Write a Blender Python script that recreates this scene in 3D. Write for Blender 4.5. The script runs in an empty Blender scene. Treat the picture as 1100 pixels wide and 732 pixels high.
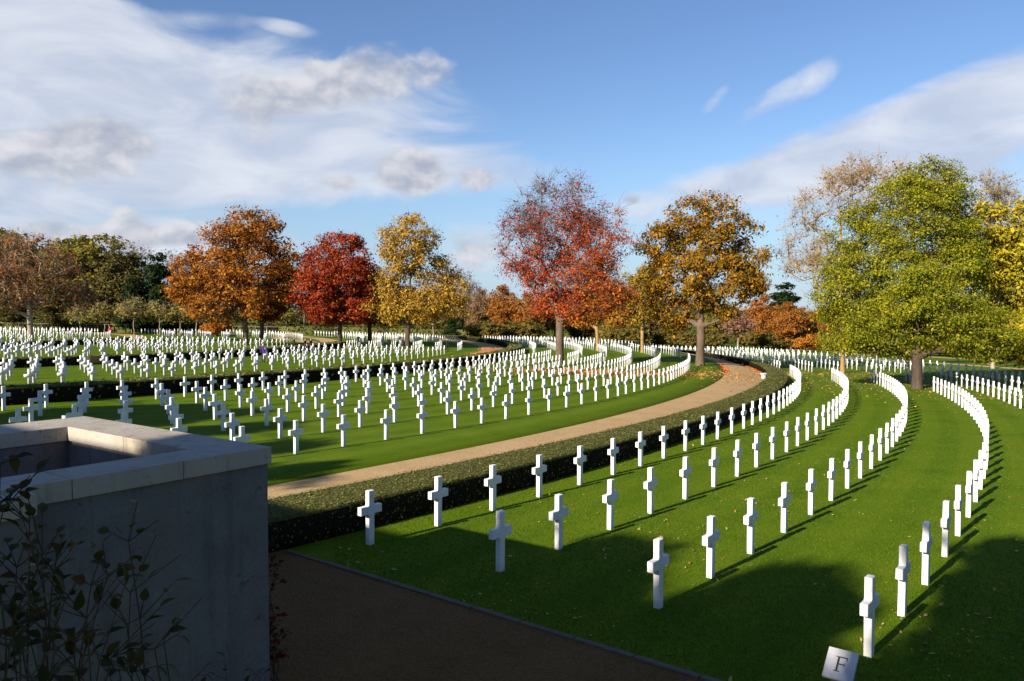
import bpy, bmesh, math, random
import numpy as np
from mathutils import Vector, Matrix
R = math.radians
rng = np.random.default_rng(11)
random.seed(11)
scene = bpy.context.scene
COL = scene.collection

# ------------------------------------------------------------------ place: camera, terrain
W, HGT, F = 1100.0, 732.0, 860.0            # photograph frame, focal length in its pixels
CAMZ = 4.229
PITCH = math.atan2(366 - 333.8, F)
CX, CY = -122.24, 109.46                     # the rows and paths are arcs about this point
SUN_AZ, SUN_EL = R(48.5), R(22.9)            # direction the light travels, height of the sun

def smooth(t):
    t = np.clip(t, 0, 1); return t * t * (3 - 2 * t)

def terrain(x, y):
    x = np.asarray(x, float); y = np.asarray(y, float)
    d = np.hypot(x, y); k = np.minimum(1.0, 260.0 / np.maximum(d, 1e-6))
    xx, yy = x * k, y * k
    zr = -0.0118 * xx - 0.0202 * yy
    zl = -0.0185 * xx - 0.0102 * yy - 0.121
    r = np.hypot(x - CX, y - CY)
    w = smooth((r - 146.6) / 5.0)
    return zl * (1 - w) + zr * w

def T(x, y): return float(terrain(x, y))

def ray(px, py):
    u, v = (px - W / 2) / F, (HGT / 2 - py) / F
    c, s = math.cos(PITCH), math.sin(PITCH)
    return Vector((u, c + v * s, -s + v * c))

def at_ground(px, py):
    d = ray(px, py); lo, hi = 3.0, 400.0
    for _ in range(60):
        m = (lo + hi) / 2
        if CAMZ + d.z * m > T(d.x * m, d.y * m): lo = m
        else: hi = m
    return Vector((d.x * lo, d.y * lo, T(d.x * lo, d.y * lo)))

def at_level(px, py, z):
    d = ray(px, py); k = (z - CAMZ) / d.z
    return Vector((d.x * k, d.y * k, z))

def at_depth(px, py, dep):
    d = ray(px, py); k = dep / d.y
    return Vector((d.x * k, dep, CAMZ + d.z * k))

def to_px(p):
    c, s = math.cos(PITCH), math.sin(PITCH)
    x, y, z = p[0], p[1], p[2] - CAMZ
    fw = y * c - z * s; up = y * s + z * c
    if fw < .1: return (-9999, -9999, fw)
    return (W / 2 + F * x / fw, HGT / 2 - F * up / fw, fw)

def polar(r, deg):
    a = R(deg); return CX + r * math.cos(a), CY + r * math.sin(a)

# ------------------------------------------------------------------ objects, names, labels
def tag(o, label=None, cat=None, group=None, kind=None):
    if label: o['label'] = label
    if cat: o['category'] = cat
    if group: o['group'] = group
    if kind: o['kind'] = kind
    return o

def empty(name, loc, rz=0.0):
    o = bpy.data.objects.new(name, None); COL.objects.link(o)
    o.location = loc; o.rotation_euler = (0, 0, rz); o.empty_display_size = .2
    return o

def link(name, me, mat=None, parent=None):
    o = bpy.data.objects.new(name, me); COL.objects.link(o)
    if mat is not None:
        for m in (mat if isinstance(mat, (list, tuple)) else [mat]): me.materials.append(m)
    if parent is not None: o.parent = parent
    return o

def mesh_np(name, verts, faces, smooth_=False, mats=None):
    """faces: (n,4) or (n,3) integer array"""
    me = bpy.data.meshes.new(name)
    verts = np.asarray(verts, np.float32); faces = np.asarray(faces, np.int32)
    n, k = faces.shape
    me.vertices.add(len(verts)); me.vertices.foreach_set('co', verts.ravel())
    me.loops.add(n * k); me.loops.foreach_set('vertex_index', faces.ravel())
    me.polygons.add(n)
    me.polygons.foreach_set('loop_start', np.arange(0, n * k, k, dtype=np.int32))
    me.polygons.foreach_set('loop_total', np.full(n, k, np.int32))
    if mats is not None: me.polygons.foreach_set('material_index', np.asarray(mats, np.int32))
    if smooth_: me.polygons.foreach_set('use_smooth', np.ones(n, bool))
    me.update(calc_edges=True); me.validate()
    return me

def from_bm(name, bm, mat=None, parent=None, smooth_=False):
    me = bpy.data.meshes.new(name)
    bmesh.ops.recalc_face_normals(bm, faces=bm.faces[:])
    bm.to_mesh(me); bm.free()
    if smooth_: me.polygons.foreach_set('use_smooth', np.ones(len(me.polygons), bool))
    return link(name, me, mat, parent)

def bm_box(bm, x0, x1, y0, y1, z0, z1, M=None, bevel=0.0):
    tmp = bmesh.new()
    v = [tmp.verts.new((x, y, z)) for z in (z0, z1) for y in (y0, y1) for x in (x0, x1)]
    for f in ((0, 2, 3, 1), (4, 5, 7, 6), (0, 1, 5, 4), (2, 6, 7, 3), (0, 4, 6, 2), (1, 3, 7, 5)):
        tmp.faces.new([v[i] for i in f])
    if bevel: bmesh.ops.bevel(tmp, geom=tmp.edges[:], offset=bevel, segments=2, affect='EDGES', profile=.5)
    if M is not None: bmesh.ops.transform(tmp, matrix=M, verts=tmp.verts[:])
    me = bpy.data.meshes.new('tmp'); tmp.to_mesh(me); tmp.free()
    bm.from_mesh(me); bpy.data.meshes.remove(me)

def join_np(parts):
    V, Fc, o = [], [], 0
    for v, f in parts:
        V.append(v); Fc.append(f + o); o += len(v)
    return np.concatenate(V), np.concatenate(Fc)

# ------------------------------------------------------------------ materials
class NT:
    def __init__(s, nt): s.nt = nt; s.n = nt.nodes; s.l = nt.links
    def node(s, t, **kw):
        nd = s.n.new(t)
        for k, v in kw.items(): setattr(nd, k, v)
        return nd
    def put(s, sock, v):
        if hasattr(v, 'is_output'): s.l.new(v, sock)
        else: sock.default_value = v
    def math(s, op, a, b=0.0, c=None, clamp=False):
        nd = s.node('ShaderNodeMath', operation=op, use_clamp=clamp)
        s.put(nd.inputs[0], a); s.put(nd.inputs[1], b)
        if c is not None: s.put(nd.inputs[2], c)
        return nd.outputs[0]
    def noise(s, vec, scale, detail=4, rough=.55, dist=0.0):
        nd = s.node('ShaderNodeTexNoise'); nd.inputs['Scale'].default_value = scale
        nd.inputs['Detail'].default_value = detail; nd.inputs['Roughness'].default_value = rough
        nd.inputs['Distortion'].default_value = dist
        if vec is not None: s.l.new(vec, nd.inputs['Vector'])
        return nd.outputs['Fac']
    def ramp(s, fac, stops, interp='LINEAR'):
        nd = s.node('ShaderNodeValToRGB'); cr = nd.color_ramp; cr.interpolation = interp
        while len(cr.elements) < len(stops): cr.elements.new(.5)
        for e, (p, c) in zip(cr.elements, stops): e.position = p; e.color = (*c, 1) if len(c) == 3 else c
        s.put(nd.inputs[0], fac); return nd.outputs[0]
    def mix(s, fac, a, b, mode='MIX'):
        nd = s.node('ShaderNodeMix', data_type='RGBA', blend_type=mode)
        s.put(nd.inputs[0], fac)
        for i, v in ((6, a), (7, b)):
            if isinstance(v, tuple): v = (*v, 1) if len(v) == 3 else v
            s.put(nd.inputs[i], v)
        return nd.outputs[2]
    def sstep(s, v, lo, hi):
        nd = s.node('ShaderNodeMapRange', interpolation_type='SMOOTHSTEP')
        s.put(nd.inputs[0], v); nd.inputs[1].default_value = lo; nd.inputs[2].default_value = hi
        return nd.outputs[0]
    def mapping(s, vec, scale=(1, 1, 1), loc=(0, 0, 0), rot=(0, 0, 0)):
        nd = s.node('ShaderNodeMapping'); s.l.new(vec, nd.inputs[0])
        nd.inputs[1].default_value = loc; nd.inputs[2].default_value = rot; nd.inputs[3].default_value = scale
        return nd.outputs[0]

def new_mat(name, rough=.8, spec=.3):
    m = bpy.data.materials.new(name); m.use_nodes = True
    g = NT(m.node_tree); b = m.node_tree.nodes['Principled BSDF']
    b.inputs['Roughness'].default_value = rough; b.inputs['Specular IOR Level'].default_value = spec
    return m, g, b

def obj_co(g): return g.node('ShaderNodeTexCoord').outputs['Object']
def pos_co(g): return g.node('ShaderNodeNewGeometry').outputs['Position']
def bump(g, b, h, strength=.5, dist=.02):
    nd = g.node('ShaderNodeBump'); nd.inputs['Strength'].default_value = strength
    nd.inputs['Distance'].default_value = dist; g.put(nd.inputs['Height'], h)
    g.l.new(nd.outputs[0], b.inputs['Normal'])

def grass_mat():
    m, g, b = new_mat('lawn_grass', .85, .04)
    p = pos_co(g)
    sep = g.node('ShaderNodeSeparateXYZ'); g.l.new(p, sep.inputs[0])
    dx = g.math('SUBTRACT', sep.outputs[0], CX); dy = g.math('SUBTRACT', sep.outputs[1], CY)
    r = g.math('SQRT', g.math('ADD', g.math('MULTIPLY', dx, dx), g.math('MULTIPLY', dy, dy)))
    st = g.math('SINE', g.math('MULTIPLY', r, 2 * math.pi / 1.47))          # mower stripes follow the rows
    st = g.sstep(st, -.35, .35)
    n1 = g.noise(p, .55, 5, .6); n2 = g.noise(p, 6, 5, .65); n3 = g.noise(p, 55, 3, .7)
    f = g.math('ADD', g.math('MULTIPLY', n1, .45), g.math('ADD', g.math('MULTIPLY', n2, .3), g.math('MULTIPLY', n3, .45)))
    f = g.math('ADD', f, g.math('MULTIPLY', st, .09))
    c = g.ramp(f, [(.36, (.034, .070, .003)), (.56, (.070, .124, .004)), (.74, (.100, .150, .006)), (.9, (.14, .165, .014))])
    g.l.new(c, b.inputs['Base Color'])
    bump(g, b, g.math('ADD', n3, g.math('MULTIPLY', n2, .8)), .35, .03)
    return m

def gravel_mat(name, tone=1.0, dark=False):
    m, g, b = new_mat(name, .9, .1)
    p = pos_co(g)
    v = g.node('ShaderNodeTexVoronoi'); v.inputs['Scale'].default_value = 45; g.l.new(p, v.inputs['Vector'])
    n1 = g.noise(p, .8, 4, .6); n2 = g.noise(p, 18, 4, .7)
    sepc = g.node('ShaderNodeSeparateColor'); g.l.new(v.outputs['Color'], sepc.inputs[0])
    f = g.math('ADD', g.math('MULTIPLY', sepc.outputs[0], .45), g.math('ADD', g.math('MULTIPLY', n1, .45), g.math('MULTIPLY', n2, .35)))
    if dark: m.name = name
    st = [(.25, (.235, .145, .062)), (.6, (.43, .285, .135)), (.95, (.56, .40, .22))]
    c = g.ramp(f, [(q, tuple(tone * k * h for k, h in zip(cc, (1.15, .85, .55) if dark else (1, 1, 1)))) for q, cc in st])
    g.l.new(c, b.inputs['Base Color'])
    bump(g, b, g.math('ADD', v.outputs['Distance'], n2), .35, .015)
    return m

def stone_mat(name, base, var=.25, joints=None, pits=True, rough=.85):
    m, g, b = new_mat(name, rough, .25)
    p = obj_co(g)
    n1 = g.noise(p, 1.6, 6, .6); n2 = g.noise(p, 22, 5, .7); n3 = g.noise(p, 7, 4, .6, 1.5)
    lo = tuple(c * (1 - var) for c in base); hi = tuple(min(.9, c * (1 + var)) for c in base)
    c = g.ramp(g.math('ADD', g.math('MULTIPLY', n1, .6), g.math('MULTIPLY', n2, .4)), [(.3, lo), (.5, base), (.72, hi)])
    h = n2
    if pits:
        pit = g.sstep(g.math('MULTIPLY', n3, n2), .335, .40)
        c = g.mix(g.math('MULTIPLY', pit, .55), c, tuple(k * .35 for k in base))
        h = g.math('SUBTRACT', n2, pit)
        warm = g.sstep(g.noise(p, .7, 3, .5), .5, .68)
        c = g.mix(g.math('MULTIPLY', warm, .35), c, (base[0] * .95, base[1] * .78, base[2] * .55))
    if joints:
        br = g.node('ShaderNodeTexBrick'); br.offset = .5
        co = g.node('ShaderNodeCombineXYZ'); sp = g.node('ShaderNodeSeparateXYZ'); g.l.new(p, sp.inputs[0])
        g.l.new(g.math('ADD', sp.outputs[0], sp.outputs[1]), co.inputs[0]); g.l.new(sp.outputs[2], co.inputs[1])
        g.l.new(co.outputs[0], br.inputs['Vector'])
        br.inputs['Scale'].default_value = 1; br.inputs['Mortar Size'].default_value = .004
        br.inputs['Brick Width'].default_value = joints[0]; br.inputs['Row Height'].default_value = joints[1]
        br.inputs['Color1'].default_value = (1, 1, 1, 1); br.inputs['Color2'].default_value = (.93, .94, .96, 1); br.inputs['Mortar'].default_value = (.74, .72, .7, 1)
        c = g.mix(1.0, c, br.outputs['Color'], 'MULTIPLY')
    if pits:                                     # rain streaks run down the face
        stv = g.noise(g.mapping(p, (5, 5, .35)), 1.0, 5, .6)
        c = g.mix(g.math('MULTIPLY', g.sstep(stv, .5, .72), .45), c, tuple(k * .5 for k in base))
    g.l.new(c, b.inputs['Base Color']); bump(g, b, h, .6, .02)
    return m

def leaf_mat(name, stops, transl=.3, patch=.25, rough=.75, drift=None):
    """stops: colours from darkest to brightest; each leaf takes its own, neighbours drift together"""
    m, g, b = new_mat(name, rough, .08)
    geo = g.node('ShaderNodeNewGeometry')
    f = g.math('ADD', g.math('MULTIPLY', geo.outputs['Random Per Island'], 1 - patch * 1.6),
               g.math('MULTIPLY', g.noise(obj_co(g), .33, 3, .6), patch * 1.6))
    if drift:                                   # the tint changes across the crown (per metre along x and z)
        sx = g.node('ShaderNodeSeparateXYZ'); g.l.new(obj_co(g), sx.inputs[0])
        f = g.math('ADD', f, g.math('ADD', g.math('MULTIPLY', sx.outputs[0], drift[0]), g.math('MULTIPLY', g.math('SUBTRACT', sx.outputs[2], drift[2]), drift[1])))
    n = len(stops)
    c = g.ramp(f, [(.12 + .76 * i / max(1, n - 1), s) for i, s in enumerate(stops)])
    g.l.new(c, b.inputs['Base Color'])
    tr = g.node('ShaderNodeBsdfTranslucent'); g.l.new(c, tr.inputs[0])
    mx = g.node('ShaderNodeMixShader'); mx.inputs[0].default_value = transl
    g.l.new(b.outputs[0], mx.inputs[1]); g.l.new(tr.outputs[0], mx.inputs[2])
    out = m.node_tree.nodes['Material Output']; g.l.new(mx.outputs[0], out.inputs[0])
    return m

def bark_mat(name, base):
    m, g, b = new_mat(name, .9, .1)
    p = g.mapping(obj_co(g), (6, 6, 1.2))
    n = g.noise(p, 1.6, 6, .7); n2 = g.noise(obj_co(g), .8, 3)
    c = g.ramp(g.math('ADD', g.math('MULTIPLY', n, .7), g.math('MULTIPLY', n2, .3)),
               [(.3, tuple(k * .35 for k in base)), (.52, base), (.75, tuple(min(.8, k * 1.7) for k in base))])
    g.l.new(c, b.inputs['Base Color']); bump(g, b, n, .8, .05)
    return m

def plain_mat(name, col, rough=.7, var=.15, scale=5, spec=.3):
    m, g, b = new_mat(name, rough, spec)
    n = g.noise(obj_co(g), scale, 4, .6)
    c = g.ramp(n, [(.3, tuple(k * (1 - var) for k in col)), (.7, tuple(min(1, k * (1 + var)) for k in col))])
    g.l.new(c, b.inputs['Base Color'])
    return m

M_GRASS = grass_mat()
M_GRAVEL = gravel_mat('tan_gravel', .98)
M_GRAVEL_SHADE = gravel_mat('shaded_gravel', .28, True)  # same gravel, darkened and warmed in colour to deepen the shade
def marble_mat():
    m, g, b = new_mat('white_marble', .55, .3)
    p = obj_co(g); oi = g.node('ShaderNodeObjectInfo')
    w = g.node('ShaderNodeVectorMath', operation='ADD'); g.l.new(pos_co(g), w.inputs[0])
    n1 = g.noise(w.outputs[0], 5, 6, .65, 1.2); n2 = g.noise(w.outputs[0], 28, 4, .6)
    c = g.ramp(n1, [(.3, (.60, .60, .585)), (.5, (.71, .71, .695)), (.7, (.74, .735, .715))])
    sp_ = g.node('ShaderNodeSeparateXYZ'); g.l.new(p, sp_.inputs[0])
    splash = g.math('MULTIPLY', g.sstep(g.math('ADD', sp_.outputs[2], g.math('MULTIPLY', g.math('SUBTRACT', n2, .5), .25)), .20, .0), .55)
    c = g.mix(splash, c, (.42, .42, .33))
    c = g.mix(g.math('MULTIPLY', oi.outputs['Random'], .22), c, (.56, .56, .53))
    g.l.new(c, b.inputs['Base Color']); bump(g, b, n2, .15, .004)
    return m
M_MARBLE = stone_mat('white_slab', (.68, .68, .665), .06, None, False, .55)
M_CROSS = marble_mat()
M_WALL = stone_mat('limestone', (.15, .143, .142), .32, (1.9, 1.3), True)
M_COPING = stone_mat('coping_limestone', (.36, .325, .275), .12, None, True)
M_KERB = stone_mat('kerb_stone', (.12, .095, .07), .25, None, True)
M_HEDGE = leaf_mat('hedge_leaves', [(.075, .082, .017), (.115, .118, .028), (.15, .147, .042), (.20, .185, .062)], .04, .3)
M_HEDGE_SHADE = plain_mat('hedge_side_shade', (.014, .012, .008), .95, .5, 25, .02)  # near-black hedge sides: shade of the clipped face put into the colour
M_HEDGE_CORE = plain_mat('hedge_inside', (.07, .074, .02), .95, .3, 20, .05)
M_SOIL = plain_mat('bare_soil', (.05, .035, .022), .95, .4, 8, .05)
M_BARK = bark_mat('grey_brown_bark', (.12, .088, .06))
M_BARK_DARK = bark_mat('dark_bark', (.075, .055, .04))
M_BARK_PALE = bark_mat('pale_bark', (.30, .25, .19))
M_BARK_GOLD = bark_mat('ochre_bark', (.30, .19, .075))
M_LETTER = plain_mat('letter_paint', (.03, .03, .035), .6)

# ------------------------------------------------------------------ ground sheet, paths, kerb
PATH_IN, PATH_OUT = 146.3, 149.6
TH0 = -38.75
angs = np.unique(np.round(np.concatenate([np.arange(-60, 75, .5), np.arange(75, 300.1, 5), [TH0, -40.1]]), 4))
rads = np.array(sorted(set([0.01, 20, 45, 70, 90, 110, 125, 140, 145, 146.28, 146.3, 147, 147.8, 148.7, 149.6, 150.4, 151.0, 151.6, 153, 158, 165, 175, 190, 220, 270, 340, 420, 520, 800, 1500, 3500, 9000])))
def sunk(r): return np.where((r > 146.29) & (r < 149.61), -.055, 0.0)
A, Rr = np.meshgrid(np.radians(angs), rads, indexing='ij')
gx, gy = CX + Rr * np.cos(A), CY + Rr * np.sin(A)
gz = terrain(gx, gy) + sunk(Rr)
na, nr = A.shape
idx = np.arange(na * nr).reshape(na, nr)
quads = np.stack([idx[:-1, :-1], idx[:-1, 1:], idx[1:, 1:], idx[1:, :-1]], -1).reshape(-1, 4)
ground = link('ground', mesh_np('ground', np.stack([gx, gy, gz], -1).reshape(-1, 3), quads), M_GRASS)
tag(ground, kind='structure')

def polar_sheet(name, mat, r_list, a_list, lift):
    a, r = np.meshgrid(np.radians(a_list), np.array(r_list, float), indexing='ij')
    x, y = CX + r * np.cos(a), CY + r * np.sin(a)
    z = terrain(x, y) + sunk(r) + lift
    n, k = a.shape; ix = np.arange(n * k).reshape(n, k)
    q = np.stack([ix[:-1, :-1], ix[:-1, 1:], ix[1:, 1:], ix[1:, :-1]], -1).reshape(-1, 4)
    o = link(name, mesh_np(name, np.stack([x, y, z], -1).reshape(-1, 3), q), mat)
    return tag(o, kind='structure')
sel = angs[(angs >= -60) & (angs <= 74.5)]
polar_sheet('gravel_path', M_GRAVEL, [146.3, 147, 147.8, 148.7, 149.6], sel, .012)
selr = np.unique(np.concatenate([angs[(angs >= -43) & (angs <= TH0)]]))
rr = rads[(rads >= 149.6) & (rads < 221)]
polar_sheet('gravel_path', M_GRAVEL_SHADE, rr, selr[(selr >= -40.1)], .012)
for rc in (119.6, 95.0, 64.0):                       # gravel walks between the inner plots
    polar_sheet('gravel_path', M_GRAVEL, [rc - 1.6, rc + 1.6], sel, .012)
# stone kerb along the end of the near plot
bm = bmesh.new()
for i, r0 in enumerate(np.arange(151.4, 176, .92)):
    x0, y0 = polar(r0, TH0); x1, y1 = polar(r0 + .9, TH0)
    L = math.hypot(x1 - x0, y1 - y0)
    z0, z1 = T(x0, y0), T(x1, y1)
    M = Matrix.Translation((x0, y0, z0)) @ Matrix.Rotation(math.atan2(y1 - y0, x1 - x0), 4, 'Z') @ Matrix.Rotation(-math.atan2(z1 - z0, L), 4, 'Y')
    bm_box(bm, 0, L, -.05, .05, -.08, .035 + .006 * random.random(), M, .008)
tag(from_bm('stone_kerb', bm, M_KERB), kind='structure')

def strip(name, mat, pix, width, lift):
    """a path laid along ground points"""
    P = [at_ground(*p) for p in pix]
    fine = []
    for a, b in zip(P[:-1], P[1:]):
        n = max(2, int((b - a).length / 3))
        fine += [a.lerp(b, i / n) for i in range(n)]
    fine.append(P[-1])
    V, Q = [], []
    for i, p in enumerate(fine):
        d = (fine[min(i + 1, len(fine) - 1)] - fine[max(i - 1, 0)]); d.z = 0; d.normalize()
        nrm = Vector((-d.y, d.x, 0))
        for s in (-.5, 0, .5):
            q = p + nrm * s * width; V.append((q.x, q.y, T(q.x, q.y) + lift))
        if i:
            b = (i - 1) * 3; Q += [(b, b + 1, b + 4, b + 3), (b + 1, b + 2, b + 5, b + 4)]
    return tag(link(name, mesh_np(name, V, Q), mat), kind='structure')
strip('gravel_path', M_GRAVEL, [(905, 384.5), (960, 388), (1010, 390.5), (1100, 397), (1180, 403)], 2.6, .03)
strip('road', M_GRAVEL, [(640, 366), (770, 373.2), (846, 375.6), (900, 378.3), (940, 380.6), (1075, 388), (1160, 393)], 3.4, .03)
strip('gravel_path', M_GRAVEL, [(292, 363), (330, 367.5), (352, 372)], 3.0, .03)

# ------------------------------------------------------------------ hedges
def box_leaves(pts, normals, size, jitter):
    n = len(pts)
    t = rng.normal(size=(n, 3)); nn = normals + rng.normal(scale=jitter, size=(n, 3))
    nn /= np.linalg.norm(nn, axis=1, keepdims=True)
    t -= nn * (t * nn).sum(1, keepdims=True); t /= np.linalg.norm(t, axis=1, keepdims=True)
    b = np.cross(nn, t); s = size * np.clip(rng.lognormal(-.14, .48, (n, 1)), .3, 2.0)
    v = np.stack([pts - t * s, pts - b * s * .55, pts + t * s, pts + b * s * .55], 1)
    return v.reshape(-1, 3), np.arange(n * 4).reshape(n, 4)

def ring_hedge(name, label, r_in, r_out, a0, a1, h, dens=220, size=.05, group=None):
    am = (a0 + a1) / 2
    ox, oy = polar((r_in + r_out) / 2, a0); oz = T(ox, oy)
    root = empty(name, (ox, oy, oz)); tag(root, label, 'hedge', group)
    n = max(4, int((a1 - a0) / .5)); aa = np.radians(np.linspace(a0, a1, n + 1))
    prof = [(r_out - .02, -.15), (r_out + .01, h * .5), (r_out - .01, h - .06), (r_out - .06, h), (r_in + .06, h), (r_in + .01, h - .06), (r_in - .01, h * .5), (r_in + .02, -.15)]
    V = []
    for a in aa:
        for r, z in prof:
            x, y = CX + r * math.cos(a), CY + r * math.sin(a)
            xm, ym = CX + r_out * math.cos(a), CY + r_out * math.sin(a)
            V.append((x - ox, y - oy, min(T(x, y), T(x, y)) + z - oz))
    k = len(prof); Q = []
    for i in range(n):
        for j in range(k):
            j2 = (j + 1) % k
            Q.append((i * k + j, (i + 1) * k + j, (i + 1) * k + j2, i * k + j2))
    Q += [(0, 1, 6, 7), (1, 2, 5, 6), (2, 3, 4, 5)]
    e = n * k; Q += [(e + 7, e + 6, e + 1, e), (e + 6, e + 5, e + 2, e + 1), (e + 5, e + 4, e + 3, e + 2)]
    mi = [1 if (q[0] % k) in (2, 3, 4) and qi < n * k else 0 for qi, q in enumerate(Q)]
    link('branches', mesh_np('branches', V, Q, False, mi), [M_HEDGE_SHADE, M_HEDGE_CORE], root)
    # leaves over the top, both sides and the ends; density falls with distance from the camera stand
    P, N = [], []
    L = R(a1 - a0) * r_out
    seg = np.linspace(a0, a1, max(2, int(L / 2)))
    for s0, s1 in zip(seg[:-1], seg[1:]):
        mx, my = polar(r_out, (s0 + s1) / 2); d = math.hypot(mx, my)
        q = dens * min(1, (18 / max(d, 8)) ** 1.5) + 25
        ln = R(s1 - s0) * r_out
        for r, up, area, nz in ((None, h, (r_out - r_in) * ln, 1), (r_out, None, h * ln, 0), (r_in, None, h * ln, -1)):
            m = int(q * area * (1 if nz == 1 else .14))
            if m < 1: continue
            a = np.radians(rng.uniform(s0, s1, m))
            rr_ = rng.uniform(r_in, r_out, m) if r is None else np.full(m, r) + rng.normal(0, .025, m)
            x, y = CX + rr_ * np.cos(a), CY + rr_ * np.sin(a)
            z = terrain(x, y) + (h + rng.normal(0, .022, m) if up else rng.uniform(0, h, m))
            P.append(np.stack([x - ox, y - oy, z - oz], -1))
            if nz == 1: N.append(np.tile([0, 0, 1.0], (m, 1)))
            else:
                sg = 1 if nz == 0 else -1
                N.append(np.stack([np.cos(a) * sg, np.sin(a) * sg, np.full(m, -.05)], -1))
    P, N = np.concatenate(P), np.concatenate(N)
    d = np.hypot(P[:, 0] + ox, P[:, 1] + oy)
    v, q = box_leaves(P, N, 1.0, np.where(N[:, 2:3] > .5, .22, .10))
    sc = size * np.clip((d / 18) ** .6, 1, 3)
    v = (v.reshape(-1, 4, 3) - P[:, None]) * sc[:, None, None] + P[:, None]
    link('leaves', mesh_np('leaves', v.reshape(-1, 3), q), M_HEDGE, root)
    return root

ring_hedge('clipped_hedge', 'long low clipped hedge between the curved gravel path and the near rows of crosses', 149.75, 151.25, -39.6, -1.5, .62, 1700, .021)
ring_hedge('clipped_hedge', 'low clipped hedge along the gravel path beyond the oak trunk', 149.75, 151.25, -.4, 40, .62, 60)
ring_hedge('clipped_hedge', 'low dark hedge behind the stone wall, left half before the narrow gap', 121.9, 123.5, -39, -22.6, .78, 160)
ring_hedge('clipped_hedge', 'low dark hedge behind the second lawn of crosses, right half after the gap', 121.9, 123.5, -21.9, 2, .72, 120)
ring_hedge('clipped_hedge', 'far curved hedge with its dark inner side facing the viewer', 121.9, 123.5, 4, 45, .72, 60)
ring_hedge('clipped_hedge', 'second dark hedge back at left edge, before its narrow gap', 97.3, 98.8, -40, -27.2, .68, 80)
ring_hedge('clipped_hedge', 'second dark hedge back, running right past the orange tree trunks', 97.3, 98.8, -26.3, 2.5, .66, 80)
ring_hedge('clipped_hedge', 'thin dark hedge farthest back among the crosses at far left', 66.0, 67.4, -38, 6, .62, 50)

# ------------------------------------------------------------------ marble crosses
def cross_bm():
    H, ws, w, th = 1.05, .07, .265, .05
    za, zb, c = .60, .76, .018
    o = [(-ws, -.3), (ws, -.3), (ws, za - c), (ws + c, za), (w, za), (w, zb), (ws + c, zb), (ws, zb + c), (ws, H), (-ws, H), (-ws, zb + c), (-ws - c, zb), (-w, zb), (-w, za), (-ws - c, za), (-ws, za - c)]
    bm = bmesh.new()
    f = [bm.verts.new((x, -th, z)) for x, z in o]; k = [bm.verts.new((x, th, z)) for x, z in o]
    bm.faces.new(f); bm.faces.new(list(reversed(k)))
    for i in range(len(o)):
        j = (i + 1) % len(o); bm.faces.new([f[j], f[i], k[i], k[j]])
    bmesh.ops.recalc_face_normals(bm, faces=bm.faces[:])
    return bm
bm = cross_bm()
edges = [e for e in bm.edges if e.calc_face_angle(0) > .9]
bmesh.ops.bevel(bm, geom=edges, offset=.006, segments=1, affect='EDGES')
cross_me = bpy.data.meshes.new('cross'); bm.to_mesh(cross_me); bm.free(); cross_me.materials.append(M_CROSS)
bm = cross_bm(); bmesh.ops.triangulate(bm, faces=bm.faces[:])
low_v = np.array([v.co[:] for v in bm.verts]); low_f = np.array([[v.index for v in f.verts] for f in bm.faces]); bm.free()

MEAS = {   # bearings of the crosses about the centre of the arcs, row by row, from the near end
 'R0': [-38.24, -37.52, -36.82, -36.11, -35.37, -34.65, -33.96, -33.28, -32.54, -31.85, -31.19, -30.44, -29.71, -29.1, -28.45, -27.8, -27.14, -26.49, -25.85, -25.2, -24.6, -24.0, -23.41],
 'R1': [-38.12, -37.46, -36.74, -36.05, -35.33, -34.61, -33.91, -33.22, -32.54, -31.84, -31.2, -30.53, -29.8, -29.1, -28.48, -27.88, -27.27, -26.58, -25.92],
 'R2': [-38.07, -37.38, -36.7, -35.98, -35.25, -34.56, -33.88, -33.22, -32.53, -31.84, -31.18, -30.53, -29.9, -29.26],
 'R3': [-38.02, -37.34, -36.68, -35.94, -35.26, -34.53, -33.82, -33.13, -32.47, -31.8],
 'R4': [-37.98], 'R5': [-37.95], 'R6': [-37.9],
 'L0': [-37.75, -36.98, -36.2, -35.41, -34.6, -33.82, -33.0, -32.27, -31.52, -30.72, -29.93, -29.16, -28.41, -27.63, -26.89, -26.2, -25.6, -24.9, -24.23, -23.57, -22.9, -22.25, -21.64, -21.0, -20.45, -19.97]}
ROWS = []                                    # (plot, row, radius, [bearings])
ends = {'R0': -13.5, 'R1': -15.0, 'R2': -15.4, 'R3': -14.8, 'R4': -14.5, 'R5': -14, 'R6': -13.5}
for k in range(7):
    key = 'R%d' % k; a = list(MEAS[key])
    while a[-1] + .63 < ends[key]: a.append(a[-1] + (.66 if a[-1] < -30 else .62 if a[-1] < -25 else .57))
    ROWS.append(('R', k, 152.15 + 2.97 * k, a))
for k in range(7):
    a = [t - .105 * k for t in MEAS['L0']]
    while a[-1] + .6 < -9.0 - .1 * k: a.append(a[-1] + .60 + .012 * k)
    ROWS.append(('L', k, 143.1 - 2.944 * k, a))
def reg(plot, k, r, a0, a1, step):
    ROWS.append((plot, k, r, list(np.arange(a0, a1, step))))
for k in range(6):
    reg('M', k, 115.2 - 2.944 * k, -37.81 - .07 * k, -6.5, .895 * 115.2 / (115.2 - 2.944 * k) if k > 3 else .895)
for k in range(8):
    reg('N', k, 90.6 - 2.944 * k, -38 + .1 * k, 4.0, 1.766 / (90.6 - 2.944 * k) * 57.3)
for k in range(8):
    reg('P', k, 60.2 - 2.944 * k, -44, 30, 1.766 / (60.2 - 2.944 * k) * 57.3)
for k in range(7):                            # the plots on the far side of the cross walks
    reg('R', k + 20, 152.15 + 2.97 * k, -10.5 - .4 * k, 34, .66)
    reg('L', k + 20, 143.1 - 2.944 * k, -5.6, 40, .72)
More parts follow.
